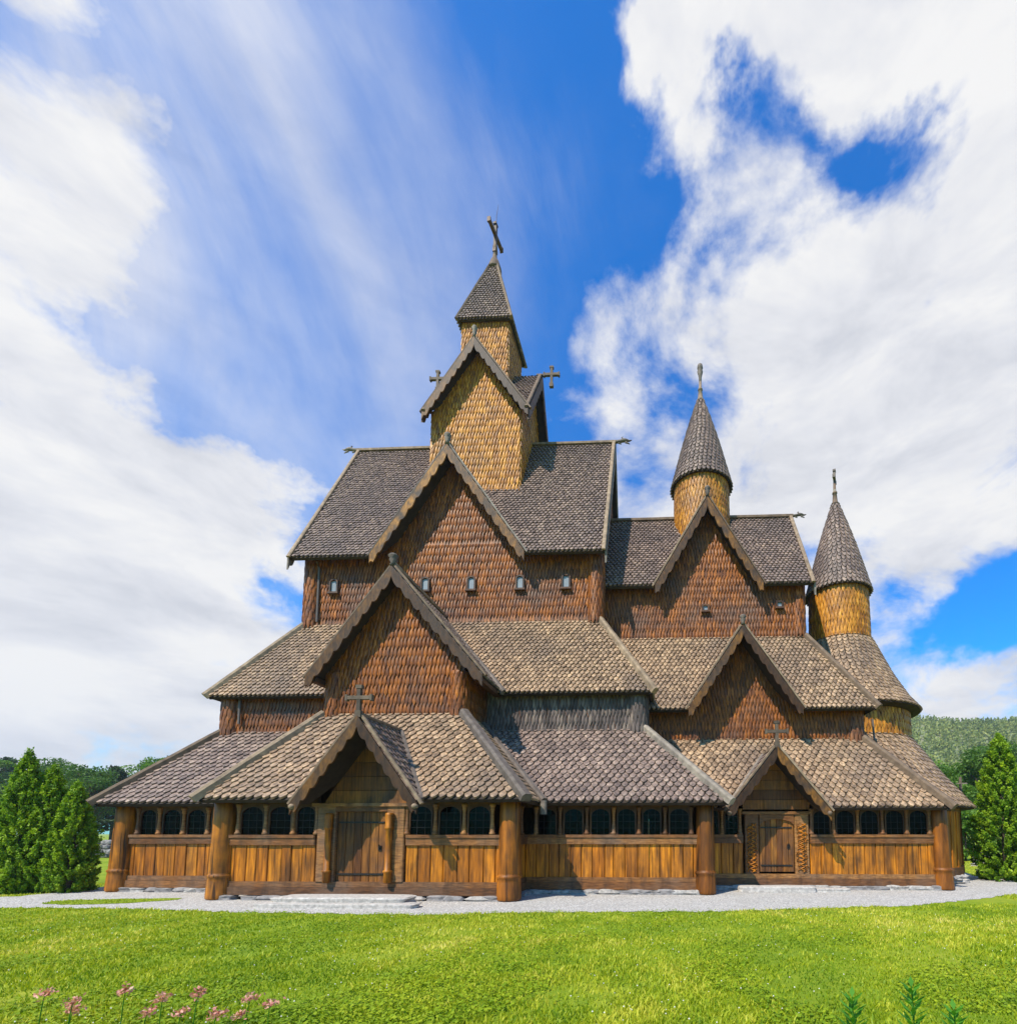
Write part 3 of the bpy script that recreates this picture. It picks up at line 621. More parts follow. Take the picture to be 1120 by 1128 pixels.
# GALLERY WALLS ------------------------------------------------------
def frame_T(p0, p1):
    dx, dy = p1[0]-p0[0], p1[1]-p0[1]; L = math.hypot(dx, dy); ux, uy = dx/L, dy/L; ox, oy = uy, -ux
    return (lambda s, d, z: (p0[0]+ux*s+ox*d, p0[1]+uy*s+oy*d, z)), L
ZB, ZP, ZR0, ZR1, ZH = .12, .44, 1.31, 1.56, 2.26
def gallery(p0, p1, wins, door=None, z_off=0., posts=True, planks='plank'):
    """front face along p0->p1 (outside on the right hand). wins: list of (s0,s1); door: (s0,s1)"""
    T, L = frame_T(p0, p1); segs = [(0, L)] if not door else [(0, door[0]), (door[1], L)]
    fr = MB(); hd = MB()
    for a, b in ([(0, L)]):
        fr.lbox(T, (a, -.16, ZB), (b, .06, ZP-.13), None, .03); fr.lbox(T, (a, -.14, ZP-.126), (b, .035, ZP), None, .02)
    for a, b in segs:
        fr.lbox(T, (a, -.1, ZR0), (b, .05, ZR1-.08), None, .02); fr.lbox(T, (a, -.12, ZR1-.077), (b, .075, ZR1), None, .02)
        hd.lbox(T, (a, -.12, ZH+.03), (b, .03, ZH+.3))
    o = part(fr, 'gallery_wall', M['beam']); part(hd, 'header_beam', M['shaded_tar'], o)
    for a, b in segs:
        pl = MB()
        n = max(1, round((b-a)/.3)); xs = [a+(b-a)*i/n+(random.uniform(-.04, .04) if 0 < i < n else 0) for i in range(n+1)]
        for i in range(n):
            pl.lbox(T, (xs[i]+.006, -.07, ZP), (xs[i+1]-.006, .0+random.uniform(-.012, .01), ZR0+.0), None, .014)
        part(pl, 'wall_planks', M[planks], o)
    for (a, b) in wins:
        w = MB(); t = .035; r = (b-a)/2-t; mid = (a+b)/2; zs = ZH-.02-r*.75
        w.lbox(T, (a, -.06, ZR1), (a+t, .0, ZH+.03)); w.lbox(T, (b-t, -.06, ZR1), (b, .0, ZH+.03))
        n = 10; pts = [(mid-r*math.cos(PI*i/n), zs+r*.75*math.sin(PI*i/n)) for i in range(n+1)]
        for i in range(n):
            (x0, z0), (x1, z1) = pts[i], pts[i+1]
            q = [(x0, z0), (x1, z1), (x1, ZH+.03), (x0, ZH+.03)]
            v1 = [T(x, .0, z) for x, z in q]; v2 = [T(x, -.06, z) for x, z in q]
            w.add(v1+v2, [(0,1,2,3),(7,6,5,4),(0,4,5,1),(1,5,6,2),(2,6,7,3),(3,7,4,0)], .3)
        wo = part(w, 'window', M['shaded_tar'])
        g = MB(); g.lbox(T, (a+t*.5, -.045, ZR1), (b-t*.5, -.035, ZH)); part(g, 'pane', M['glass'], wo)
        m_ = MB()
        for k in range(1, 3): m_.lbox(T, (a+(b-a)*k/3-.004, -.034, ZR1), (a+(b-a)*k/3+.004, -.026, ZH))
        for k in range(1, 4): m_.lbox(T, (a+t*.5, -.034, ZR1+(ZH-ZR1)*k/4-.004), (b-t*.5, -.026, ZR1+(ZH-ZR1)*k/4+.004))
        part(m_, 'glazing_bar', M['iron'], wo)
    if posts:
        xs = []
        for i, (a, b) in enumerate(wins):
            if i == 0 or a-wins[i-1][1] > .3: xs.append(a-.035)
            if i+1 < len(wins) and wins[i+1][0]-b < .3: xs.append((b+wins[i+1][0])/2)
            else: xs.append(b+.035)
        for x in xs:
            c = MB(); p = T(x, .0, 0)
            c.lathe((p[0], p[1], ZR1), [(.075,0),(.075,.05),(.055,.07),(.062,.12),(.042,.3),(.04,ZH-ZR1-.14),(.055,ZH-ZR1-.1),(.05,ZH-ZR1-.06),(.075,ZH-ZR1),(.075,ZH-ZR1+.05)], 10)
            part(c, 'colonette', M['beam'], None, True)
    return o
def wins_n(a, b, n, gap=.13): 
    w = (b-a-(n+1)*gap)/n; return [(a+gap+i*(w+gap), a+gap+i*(w+gap)+w) for i in range(n)]
def column(x, y, r=.26, z1=2.5, lean=(0, 0)):
    c = MB(); prof = [(r*1.04,.0),(r*1.1,.03),(r*1.1,.1),(r*1.06,.42),(r*1.02,.5),(r*1.12,.53),(r*1.12,.57),(r*.98,.6),(r*1.0,.63),(r*.97,1.2),(r*.93,1.9),(r*.9,z1)]
    n = 24; vs = []; fs = []
    for rr, z in prof: vs += [(x+lean[0]*(z1-z)+rr*math.cos(2*PI*k/n), y+lean[1]*(z1-z)+rr*math.sin(2*PI*k/n), z+.02) for k in range(n)]
    for i in range(len(prof)-1): fs += [(i*n+k, i*n+(k+1)%n, (i+1)*n+(k+1)%n, (i+1)*n+k) for k in range(n)]
    fs += [tuple(range(n-1,-1,-1)), tuple(range((len(prof)-1)*n, len(prof)*n))]
    c.add(vs, fs); part(c, 'column', M['column'], None, True)

PW = 12.0
xL, xR = -10.6, -3.55
column(xL, PW+.05, .26, lean=(-.015, 0)); column(xR, PW+.05, .265)
dc = -7.15; d0, d1 = -7.98, -6.3     # doorway outer edges incl. side shafts
jamb0, jamb1 = dc-1.12, dc+1.1
def s_(x): return x-xL
gallery((xL, PW), (xR, PW), [(s_(a), s_(b)) for a, b in ((-10.2,-9.6),(-9.49,-8.9),(-8.8,-8.3),(-6.0,-5.42),(-5.28,-4.72),(-4.58,-4.0))], door=(s_(jamb0), s_(jamb1)))
gallery((xR, PW), (xR, 13.5), [(.5, 1.0)])
gallery((xL, 13.5), (xL, PW), wins_n(.1, 1.3, 2))
RY = 13.5; rl, rr_ = -14.75, 1.22
column(rl, RY+.03, .25, lean=(-.04, 0)); column(rr_, RY+.03, .25)
gallery((rl, RY), (xL, RY), [(a-rl, b-rl) for a, b in ((-14.35,-13.85),(-13.7,-13.15),(-13.0,-12.45),(-12.3,-11.8),(-11.65,-11.15))])
gallery((xR, RY), (rr_, RY), [(a-xR, b-xR) for a, b in ((-3.25,-2.72),(-2.55,-2.0),(-1.83,-1.28),(-1.12,-.6),(-.45,.07),(.26,.82))])
gallery((rr_, RY), (rr_, 14.8), wins_n(.2, 1.2, 1))
gallery((rl, 25.5), (rl, RY), wins_n(.3, 11.7, 16))
for yy in (17.5, 21.5, 25.5): column(rl, yy, .24)
CWY = 14.8
column(7.93, CWY+.05, .25, lean=(.035, 0)); column(1.45, CWY+.15, .16)
gallery((rr_, CWY), (7.93, CWY), [(a-rr_, b-rr_) for a, b in ((1.5,1.75),(1.88,2.3),(4.4,4.92),(5.06,5.6),(5.74,6.28),(6.44,6.98),(7.1,7.64))], door=(2.42-rr_, 4.32-rr_))
gallery((7.93, CWY), (7.93, 16.2), wins_n(.2, 1.3, 2))
column(10.45, 18.35, .17); column(8.1, 15.95, .17)

# DOORS
def door(cx, y, w, z0, z1, shafts=True, wl=None, wr=None, arch=0., carve=False):
    T = lambda s, d, z: (cx+s, y-d, z)
    fr = MB()
    if not carve:
        for sg in (-1, 1):
            a, b = sorted((sg*(w/2+.02), sg*(w/2+.46))); fr.lbox(T, (a, -.12, .44), (b, .06, z1+.12), None, .02)
        fr.lbox(T, (-w/2-.6, -.1, z1+.12), (w/2+.6, .1, z1+.2), None, .02); fr.lbox(T, (-w/2-.019, -.08, z1-.0), (w/2+.019, .05, z1+.118))
    else:
        for sg in (-1, 1):
            a, b = sorted((sg*(w/2+.02), sg*(w/2+.42))); fr.lbox(T, (a, -.12, .44), (b, .02, z1+.12), None, .02)
        fr.lbox(T, (-w/2-.5, -.1, z1+.12), (w/2+.5, .06, z1+.2), None, .02); 
        n = 10; r = w/2   # arched head board
        for i in range(n):
            a0 = PI-PI*i/n; a1 = PI-PI*(i+1)/n
            q = [(r*math.cos(a0), z1-.22+.2*math.sin(a0)), (r*math.cos(a1), z1-.22+.2*math.sin(a1)), (r*math.cos(a1), z1+.118), (r*math.cos(a0), z1+.118)]
            fr.prism([T(a, .03, b) for a, b in q], (0, .1, 0), .4)
    o = part(fr, 'door_frame', M['beam'])
    dr_ = MB(); n = 6
    for i in range(n):
        a = -w/2+w*i/n; dr_.lbox(T, (a+.004, -.09, z0), (a+w/n-.004, -.03+random.uniform(-.004, .004), z1), None, .008)
    do = part(dr_, 'door', M['door'])
    for z in (z0+.18, z1-.26):
        h = MB(); h.lbox(T, (-w/2+.03, -.03, z-.02), (w/2-.06, -.008, z+.02), None, .006); part(h, 'strap_hinge', M['iron'], do)
    h = MB(); h.lbox(T, (w/2-.2, -.03, (z0+z1)/2-.1), (w/2-.12, -.005, (z0+z1)/2+.02)); h.tube([T(w/2-.16, 0, (z0+z1)/2+.03), T(w/2-.16, .04, (z0+z1)/2+.05), T(w/2-.16, .0, (z0+z1)/2-.08)], .012, 6); part(h, 'door_lock', M['iron'], do)
    if not carve:
        for sg in (-1, 1):
            c = MB(); p = T(sg*(w/2+.13), .13, 0)
            c.lathe((p[0], p[1], z0-.02), [(.06,0),(.085,.02),(.085,.24),(.105,.26),(.105,.29),(.075,.31),(.07,.9),(.072,z1-z0-.42),(.1,z1-z0-.4),(.1,z1-z0-.36),(.085,z1-z0-.33),(.095,z1-z0-.08),(.09,z1-z0-.02)], 12)
            part(c, 'door_shaft', M['column'], o, True)
    else:
        for sg in (-1, 1):      # carved vine ornament on the jambs
            c = MB(); cx_ = sg*(w/2+.22)
            for ph in (0, PI*.66, PI*1.33):
                pts = [T(cx_+.13*math.sin(ph+k*.55), .035+.02*math.cos(ph*2+k*1.1), z0+(z1-.15-z0)*k/44) for k in range(45)]
                c.tube(pts, .017, 5)
            for k in range(26):
                zz_ = z0+.04+(z1-.25-z0)*k/26; xx = cx_+random.uniform(-.13, .13); a = random.uniform(0, 6)
                pts = [T(xx+.055*math.cos(a+j*.9)*(1-j/8), .035, zz_+.055*math.sin(a+j*.9)*(1-j/8)) for j in range(7)]
                c.tube(pts, .013, 5)
            part(c, 'carved_panel', M['plank'], o, True)
    return o
door(dc, PW-.0, 1.22, .44, 2.12)
door(3.38, CWY, .98, .5, 2.02, carve=True)

# foundation stones (part of the church)
def rock_into(mb, c, s, sub=1, pw=.6, rough=.1):
    bm = bmesh.new(); bmesh.ops.create_icosphere(bm, subdivisions=sub+1, radius=1)
    ph = [random.uniform(0, 6) for _ in range(6)]
    vs = []
    for v in bm.verts:
        x, y, z = v.co; x, y, z = [math.copysign(abs(k)**pw, k) for k in (x, y, z)]
        d = 1+rough*(math.sin(3*x+ph[0])+math.sin(4*y+ph[1])+math.sin(5*z+ph[2]))
        vs.append((c[0]+x*s[0]*d, c[1]+y*s[1]*d, c[2]+z*s[2]*d))
    mb.add(vs, [tuple(v.index for v in f.verts) for f in bm.faces]); bm.free()
def stone_part(c, sz, pale):
    m = MB(); rock_into(m, c, sz); part(m, 'foundation_stone', M['rock'] if random.random() < pale else M['rock_dark'], None)
def stones(p0, p1, n, pale=.5):
    for i in range(n):
        t = (i+random.uniform(.2, .8))/n; x = p0[0]+(p1[0]-p0[0])*t; y = p0[1]+(p1[1]-p0[1])*t
        stone_part((x, y-.02, .05), (random.uniform(.16, .34), .14, random.uniform(.055, .09)), pale)
stones((xL, PW), (xR, PW), 15, .3); stones((xR-.1, PW), (xR-.1, RY), 4); stones((xR, RY), (rr_, RY), 19, .6); stones((rl, RY), (xL, RY), 11, .4)
stones((rr_, CWY), (8, CWY), 21, .7)
for i in range(14):
    a = -1.25+1.7*i/13
    for k in range(2): stone_part((ac[0]+3.62*math.cos(a), ac[1]+3.62*math.sin(a), .06+.13*k), (random.uniform(.16, .28), .22, .075), .6)

# down pipes
def pipe(pts, r=.04): mb = MB(); mb.tube(pts, r, 8); part(mb, 'downpipe', M['pipe'])
pipe([(-11.7,16.3,10.9),(-11.68,16.42,10.7),(-11.66,16.4,8.8)]); pipe([(-12.95,14.95,5.9),(-12.9,14.9,4.95)]); pipe([(6.95,16.6,5.3),(6.97,16.55,4.6)], .035)

# ------------------------------------------------------------------ steps
def slab_thing(name, parts_, label, mat='slate', group=None):
    cx = sum(p[0] for p in parts_)/len(parts_)
    o = thing(name, (cx, parts_[0][1], 0), label, 'step', group)
    for (x, y, z, a, b, c) in parts_:
        mb = MB(); rock_into(mb, (x, y, z), (a, b, c), 3, .22, .02); mb.build('stone_slab', M[mat], o)
    return o
slab_thing('stone_step', [(-7.0,11.2,.1,1.5,.36,.11),(-6.95,10.85,.03,1.75,.24,.07)], 'long pale stone step laid before the left door between two round columns')
slab_thing('stone_step', [(3.2,14.2,.08,1.05,.25,.09),(4.7,14.3,.04,.5,.2,.06)], 'low pale stone slab below the carved chancel door on the right')

# ------------------------------------------------------------------ ground
def groundm():
    m, nt, bs, out = newmat('lawn_soil_and_grass')
    n1 = noise(nt, .35, 6); n2 = noise(nt, 9, 5); n3 = noise(nt, 60, 4)
    c = ramp(nt, n1, [(.3, (.11, .19, .008)), (.5, (.24, .30, .014)), (.7, (.40, .40, .04))])
    c = mixc(nt, mrange(nt, n2, .35, .7, 0, .7), c, (.10, .2, .012)); c = mixc(nt, mrange(nt, n3, .45, .75, 0, .6), c, (.26, .30, .05))
    nt.links.new(c, bs.inputs['Base Color']); bs.inputs['Roughness'].default_value = .9; bs.inputs['Specular IOR Level'].default_value = .1
    bump(nt, bs, n3, .8, .03); return m
M['ground'] = groundm()
mb = MB(); S = 880
xs = sorted([-S, -500, -200, -60]+[i*2 for i in range(-15, 13)]+[60, 200, 500, S]); ys = sorted([-S, -500, -50]+[i*2 for i in range(-3, 20)]+[60, 120, 300, 600, S])
vs = [(x, y, 0) for y in ys for x in xs]; nx = len(xs)
fs = [(j*nx+i, j*nx+i+1, (j+1)*nx+i+1, (j+1)*nx+i) for j in range(len(ys)-1) for i in range(nx-1)]
mb.add(vs, fs, .5); tag(mb.build('ground', M['ground']), kind='structure')
def gravelm():
    m, nt, bs, out = newmat('pale_gravel')
    tc = nd(nt, 'ShaderNodeTexCoord'); vo = nd(nt, 'ShaderNodeTexVoronoi'); vo.inputs['Scale'].default_value = 42
    nt.links.new(tc.outputs['Object'], vo.inputs['Vector'])
    sep = nd(nt, 'ShaderNodeSeparateColor'); nt.links.new(vo.outputs['Color'], sep.inputs[0])
    c = ramp(nt, sep.outputs[0], [(0, (.26, .235, .21)), (.5, (.47, .435, .395)), (1, (.70, .66, .60))])
    c = mixc(nt, mrange(nt, vo.outputs['Distance'], .4, .8, 0, .5), c, (.18, .16, .15))
    n = noise(nt, 1.2, 5); c = mixc(nt, mrange(nt, n, .5, .75, 0, .5), c, (.34, .31, .27))
    nt.links.new(c, bs.inputs['Base Color']); bs.inputs['Roughness'].default_value = .9
    bump(nt, bs, mth(nt, 'MULTIPLY', vo.outputs['Distance'], -1.), .8, .02); return m
M['gravel'] = gravelm()
def wobble(poly, step=.16, amp=.1):
    out = []
    n = len(poly)
    for i in range(n):
        a, b = V((*poly[i], 0)), V((*poly[(i+1)%n], 0)); L = (b-a).length; k = max(1, int(L/step))
        for j in range(k):
            p = a.lerp(b, j/k); out.append((p.x+random.uniform(-amp, amp), p.y+random.uniform(-amp, amp)))
    return out
from mathutils.geometry import tessellate_polygon
def sheet(name, poly, z, mat, **kw):
    w = wobble(poly, **kw); tr = tessellate_polygon([[V((x, y, 0)) for x, y in w]])
    mb = MB(); mb.add([(x, y, z) for x, y in w], [t for t in tr], .5)
    o = mb.build(name, mat)
    bm = bmesh.new(); bm.from_mesh(o.data); bmesh.ops.recalc_face_normals(bm, faces=bm.faces)
    for f in bm.faces:
        if f.normal.z < 0: f.normal_flip()
    bm.to_mesh(o.data); bm.free(); return w, tag(o, kind='structure')
GRAV = [(-30,11.2),(-19,10.6),(-15.0,10.45),(-13.0,10.5),(-11.3,10.45),(-7.8,10.05),(-4.7,9.95),(-2.3,10.35),(1.4,10.65),(5.5,11.6),(7.9,12.9),(9.6,14.1),(11.1,15.7),(11.9,18),(11.6,21),(10,25),(8,28.5),(-16.5,28.5),(-18.5,20),(-17.2,15.6),(-16,13.9),(-16.2,12.3),(-18,11.9),(-30,12.2)]
gpoly, _ = sheet('gravel_path', GRAV, .006, M['gravel'])
ISL = [(-14.2,11.55),(-12.9,12.0),(-11.7,12.15),(-11.5,11.9),(-12.0,11.3),(-13.0,10.9),(-14.0,11.1)]
ipoly, _ = sheet('grass_verge', ISL, .012, M['ground'], amp=.05)

def inpoly(px_, py_, poly):
    inside = np.zeros(px_.shape, bool); n = len(poly)
    for i in range(n):
        x0, y0 = poly[i]; x1, y1 = poly[(i+1)%n]
        if y0 == y1: continue
        c = ((y0 > py_) != (y1 > py_)) & (px_ < (x1-x0)*(py_-y0)/(y1-y0)+x0); inside ^= c
    return inside
def mesh_np(name, verts, quads, rnd, mat, parent=None, tri=False):
    me = bpy.data.meshes.new(name); nv = len(verts); nf = len(quads); k = quads.shape[1]
    me.vertices.add(nv); me.vertices.foreach_set('co', verts.astype('f').ravel())
    me.loops.add(nf*k); me.loops.foreach_set('vertex_index', quads.astype('i').ravel())
    me.polygons.add(nf); me.polygons.foreach_set('loop_start', np.arange(0, nf*k, k, dtype='i')); me.polygons.foreach_set('loop_total', np.full(nf, k, 'i'))
    a = me.attributes.new('rnd', 'FLOAT', 'FACE'); a.data.foreach_set('value', rnd.astype('f'))
    me.update(calc_edges=True); me.materials.append(mat)
    o = bpy.data.objects.new(name, me); COL.objects.link(o)
    if parent is not None: o.parent = parent
    return o
# grass blades: density falls with distance
def vnoise(x, y, f, seed):
    s = np.random.default_rng(seed); out = 0
    for k in range(6):
        a = s.uniform(0, 2*PI); ff = f*s.uniform(.6, 1.6); out = out+np.sin((x*math.cos(a)+y*math.sin(a))*ff+s.uniform(0, 6))
    return out/6
def grass():
    N = 330000
    y = 3.2+(rng.random(N)**1.5)*12.5; x = rng.uniform(-1.5, .95, N)*(y+1.0)+.0
    far = rng.random(N) < .07
    x = np.where(far, rng.uniform(9, 26, N), x); y = np.where(far, rng.uniform(12, 30, N), y)
    keep = ~inpoly(x, y, gpoly) | inpoly(x, y, ipoly); keep &= ~((x > -15.5) & (x < 8.5) & (y > 11.9) & (y < 27))
    x, y = x[keep], y[keep]; n = len(x)
    patch = vnoise(x, y, 1.3, 3)+.8*vnoise(x, y, 5, 4)+.6*vnoise(x, y, 13, 6)
    thin = vnoise(x, y, 3.1, 33)+.5*vnoise(x, y, 9, 34); kk = rng.random(n) > np.clip(thin*1.1, 0, .75); x, y, patch = x[kk], y[kk], patch[kk]; n = len(x)
    h = rng.uniform(.022, .05, n)*(1+.45*np.clip(patch, -1, 1)); tall = rng.random(n) < .01; h[tall] *= 1.8
    wd = rng.uniform(.003, .006, n)*(1+y*.09); a = rng.uniform(0, 2*PI, n); la = rng.uniform(0, 2*PI, n); ln = rng.uniform(.2, .9, n)*h
    dx, dy = np.cos(a)*wd, np.sin(a)*wd; lx, ly = np.cos(la)*ln, np.sin(la)*ln
    P = np.zeros((n, 5, 3))
    P[:, 0] = np.stack([x-dx, y-dy, x*0], 1); P[:, 1] = np.stack([x+dx, y+dy, x*0], 1)
    P[:, 2] = np.stack([x+dx*.8+lx*.4, y+dy*.8+ly*.4, h*.6], 1); P[:, 3] = np.stack([x-dx*.8+lx*.4, y-dy*.8+ly*.4, h*.6], 1)
    P[:, 4] = np.stack([x+lx, y+ly, h], 1)
    b = (np.arange(n)*5)[:, None]
    q = np.concatenate([b+np.array([[0, 1, 2, 3]]), b+np.array([[3, 2, 4, 4]])], 0)
    # use tris only to stay valid
    t = np.concatenate([b+np.array([[0, 1, 2]]), b+np.array([[0, 2, 3]]), b+np.array([[3, 2, 4]])], 0)
    dry = vnoise(x, y, .8, 21); r1 = np.clip(.36+.42*patch+.03*(y-4)+.35*np.clip(dry, 0, 1)+rng.normal(0, .22, n), 0, 1); r = np.concatenate([r1, r1, r1])
    o = mesh_np('lawn_grass', P.reshape(-1, 3), t, r, M['grass']); tag(o, 'short bright green lawn grass in front of the gravel', 'grass', kind='stuff')
    # clover leaves: little flat discs in patches
    N = 95000; y = 3.4+(rng.random(N)**1.4)*8; x = rng.uniform(-1.45, .9, N)*(y+.8)
    keep = (~inpoly(x, y, gpoly)) & (vnoise(x, y, 1.6, 9) > .08); x, y = x[keep], y[keep]; n = len(x)
    s = rng.uniform(.008, .02, n); z = rng.uniform(.02, .06, n); a = rng.uniform(0, PI, n); tx = rng.uniform(-.5, .5, n); ty = rng.uniform(-.5, .5, n)
    P = np.zeros((n, 4, 3))
    for k in range(4):
        ux = np.cos(a+k*PI/2)*s; uy = np.sin(a+k*PI/2)*s; P[:, k] = np.stack([x+ux, y+uy, z+ux*tx+uy*ty], 1)
    q = (np.arange(n)*4)[:, None]+np.array([[0, 1, 2, 3]])
    o = mesh_np('clover_leaves', P.reshape(-1, 3), q, np.clip(rng.normal(.16, .14, n), 0, 1), M['grass']); tag(o, 'low clover leaves growing through the lawn', 'clover', kind='stuff')
    # tiny flowers
    N = 2600; y = 3.6+(rng.random(N)**1.2)*6.6; x = rng.uniform(-1.4, .9, N)*(y+.5)
    keep = (~inpoly(x, y, gpoly)) & (vnoise(x, y, 1.1, 5) > -.05) & (rng.random(N) < .35); x, y = x[keep], y[keep]; mbf = MB()
    for xx, yy in zip(x, y):
        z = random.uniform(.045, .085); s = random.uniform(.004, .009); rn = random.random()
        mbf.add([(xx+s, yy, z), (xx, yy+s, z), (xx-s, yy, z), (xx, yy-s, z), (xx, yy, z+s*1.2), (xx, yy, z-s)], [(0,1,4),(1,2,4),(2,3,4),(3,0,4),(1,0,5),(2,1,5),(3,2,5),(0,3,5)], rn)
    tag(mbf.build('clover_flowers', M['white']), 'tiny white and yellow flower heads dotted over the lawn', 'flowers', kind='stuff')
grass()

# ------------------------------------------------------------------ vegetation
def leaves_np(cent, size, up=.0, flat=0.):
    n = len(cent); a = rng.normal(size=(n, 3)); a[:, 2] += up; a /= np.linalg.norm(a, axis=1)[:, None]
    b = rng.normal(size=(n, 3)); b -= (a*b).sum(1)[:, None]*a; b /= np.linalg.norm(b, axis=1)[:, None]
    s = size*rng.uniform(.6, 1.3, n)[:, None]
    P = np.stack([cent-a*s, cent+b*s*.55, cent+a*s, cent-b*s*.55], 1)
    return P.reshape(-1, 3), (np.arange(n)*4)[:, None]+np.array([[0, 1, 2, 3]])
def make_decid(seed, H, W, mat, nleaf=9000, ls=.16, trunk='bark', base=.25):
    rs = np.random.default_rng(seed); random.seed(seed)
    t = MB(); t.tube([(0,0,-.1),(.05*H*.3,0,H*.3),(0,.03*H,H*.62),(0,0,H*.85)], [H*.022,H*.016,H*.01,H*.003], 8)
    blobs = []
    for k in range(17):
        z = H*rs.uniform(base+.05, .93); rad = W*(1-((z/H-.5)/.56)**2)**.5*.72 if abs(z/H-.5) < .55 else W*.2
        a = rs.uniform(0, 2*PI); d = rad*rs.uniform(.25, .95)
        c = np.array([d*math.cos(a), d*math.sin(a), z]); r = W*rs.uniform(.24, .42); blobs.append((c, r))
        t.tube([(0, 0, max(H*.2, z-H*.22)), (c[0]*.5, c[1]*.5, z-H*.08), tuple(c)], [H*.009, H*.006, H*.002], 5)
    cs = []; per = nleaf//len(blobs)
    for c, r in blobs:
        d = rs.normal(size=(per, 3)); d /= np.linalg.norm(d, axis=1)[:, None]; rr = r*(rs.random(per)**.35)
        cs.append(c+d*rr[:, None]*np.array([1, 1, .8]))
    cs = np.concatenate(cs); P, q = leaves_np(cs, ls)
    return t, P, q, np.clip(rs.normal(.5, .2, len(cs)), 0, 1), M[mat], M[trunk]
def make_thuja(seed, H, W, n=26000, ls=.05, mat='thuja'):
    rs = np.random.default_rng(seed)
    t = MB(); t.tube([(0,0,-.05),(0,0,H*.5),(0,0,H*.93)], [.09,.05,.01], 7)
    m = 420; zc = H*(np.arange(m)+.5)/m; zc = zc+rs.normal(0, .03, m); tc_ = np.arange(m)*2.399+rs.normal(0, .35, m)
    pf = lambda z: np.where(z/H < .1, .78+z/H*2.2, 1.0)*np.clip(1-np.clip(z/H, 0, 1)**2.1, .0, 1)**.8+.04
    wt = pf(zc)+.12; idx = rs.choice(m, n, p=wt/wt.sum())
    out_ = 1+rs.normal(0, .12, m); br = rs.normal(0, .16, m)
    u = rs.random(n)**.6; rad = W/2*pf(zc)*out_
    rr = rad[idx]*(.45+.55*u); z = zc[idx]+(u-.5)*.26+rs.normal(0, .035, n); th = tc_[idx]+rs.normal(0, .10, n)*(.22*W/(rr+.06)).clip(0, 6)*.6
    z = np.clip(z, .02, None); cent = np.stack([rr*np.cos(th), rr*np.sin(th), z], 1)+rs.normal(0, .018, (n, 3))
    P, q = leaves_np(cent, ls, .9)
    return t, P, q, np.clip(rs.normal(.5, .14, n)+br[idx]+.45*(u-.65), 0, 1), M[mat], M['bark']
def make_pine(seed, H, W, n=7000, ls=.17):
    rs = np.random.default_rng(seed)
    t = MB(); t.tube([(0,0,-.1),(.1,0,H*.5),(0,0,H*.95)], [H*.017,H*.012,H*.003], 7)
    cs = []
    nb = 42
    for k in range(nb):
        z = H*(.2+.78*k/nb); L = W/2*(1-(z/H))**.8*rs.uniform(.7, 1.15)+.25; a = k*2.4+rs.uniform(-.3, .3)
        t.tube([(0, 0, z), (L*.9*math.cos(a), L*.9*math.sin(a), z-.1*L)], [.05, .015], 4)
        m = n//nb; u = rs.random(m)**.7*L; w = rs.normal(0, .16, m)*(.4+u/L)
        cs.append(np.stack([u*math.cos(a)-w*math.sin(a)*1.6, u*math.sin(a)+w*math.cos(a)*1.6, z-.12*u+rs.normal(0, .14, m)], 1))
    cs = np.concatenate(cs); P, q = leaves_np(cs, ls)
    return t, P, q, np.clip(rs.normal(.5, .22, len(cs)), 0, 1), M['pine'], M['bark']
class Proto:
    def __init__(s, name, data): s.name = name; s.d = data; s.crown = None
    def place(s, loc, sc, rz, label, cat, group=None):
        o = thing(s.name, loc, label, cat, group); o.scale = (sc[0], sc[0], sc[1]) if isinstance(sc, tuple) else (sc,)*3; o.rotation_euler[2] = rz
        if s.crown is None:
            t, P, q, r, m, tm = s.d
            s.trunk = t.build('trunk', tm, o, True); s.trunk.location = (0, 0, 0)
            s.crown = mesh_np('crown', P, q, r, m, o)
        else:
            for src in (s.trunk, s.crown):
                c = src.copy(); COL.objects.link(c); c.parent = o
        return o
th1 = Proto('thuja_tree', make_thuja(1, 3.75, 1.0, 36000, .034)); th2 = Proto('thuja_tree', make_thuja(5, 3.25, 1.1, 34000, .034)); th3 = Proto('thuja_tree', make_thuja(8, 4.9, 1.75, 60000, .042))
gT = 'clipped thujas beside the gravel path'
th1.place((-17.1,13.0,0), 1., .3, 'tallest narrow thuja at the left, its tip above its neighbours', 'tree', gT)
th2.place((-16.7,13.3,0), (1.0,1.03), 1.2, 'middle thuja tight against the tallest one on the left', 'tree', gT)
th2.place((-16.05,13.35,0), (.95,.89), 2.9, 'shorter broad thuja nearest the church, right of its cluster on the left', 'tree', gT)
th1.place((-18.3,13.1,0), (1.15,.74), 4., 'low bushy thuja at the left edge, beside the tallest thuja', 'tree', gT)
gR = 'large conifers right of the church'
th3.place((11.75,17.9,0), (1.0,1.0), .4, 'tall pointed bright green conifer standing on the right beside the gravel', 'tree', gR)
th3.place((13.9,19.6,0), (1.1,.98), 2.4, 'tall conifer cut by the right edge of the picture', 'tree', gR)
D1 = Proto('broadleaf_tree', make_decid(21, 11, 4.2, 'leaf')); D2 = Proto('broadleaf_tree', make_decid(22, 10, 3.8, 'leaf_light')); D3 = Proto('birch_tree', make_decid(23, 12, 2.6, 'leaf_light', 7000, .13, 'birch', .35))
P1 = Proto('pine_tree', make_pine(31, 12, 5)); 
gL = 'trees of the wood behind the church on the left'
kinds = {0: (D1, 'dark green round crowned broadleaf tree'), 1: (D2, 'lighter green broadleaf tree'), 2: (P1, 'dark tapering pine'), 3: (D3, 'slim birch with a pale trunk')}
rt = random.Random(5)
xs_ = np.linspace(-104, -44, 26)
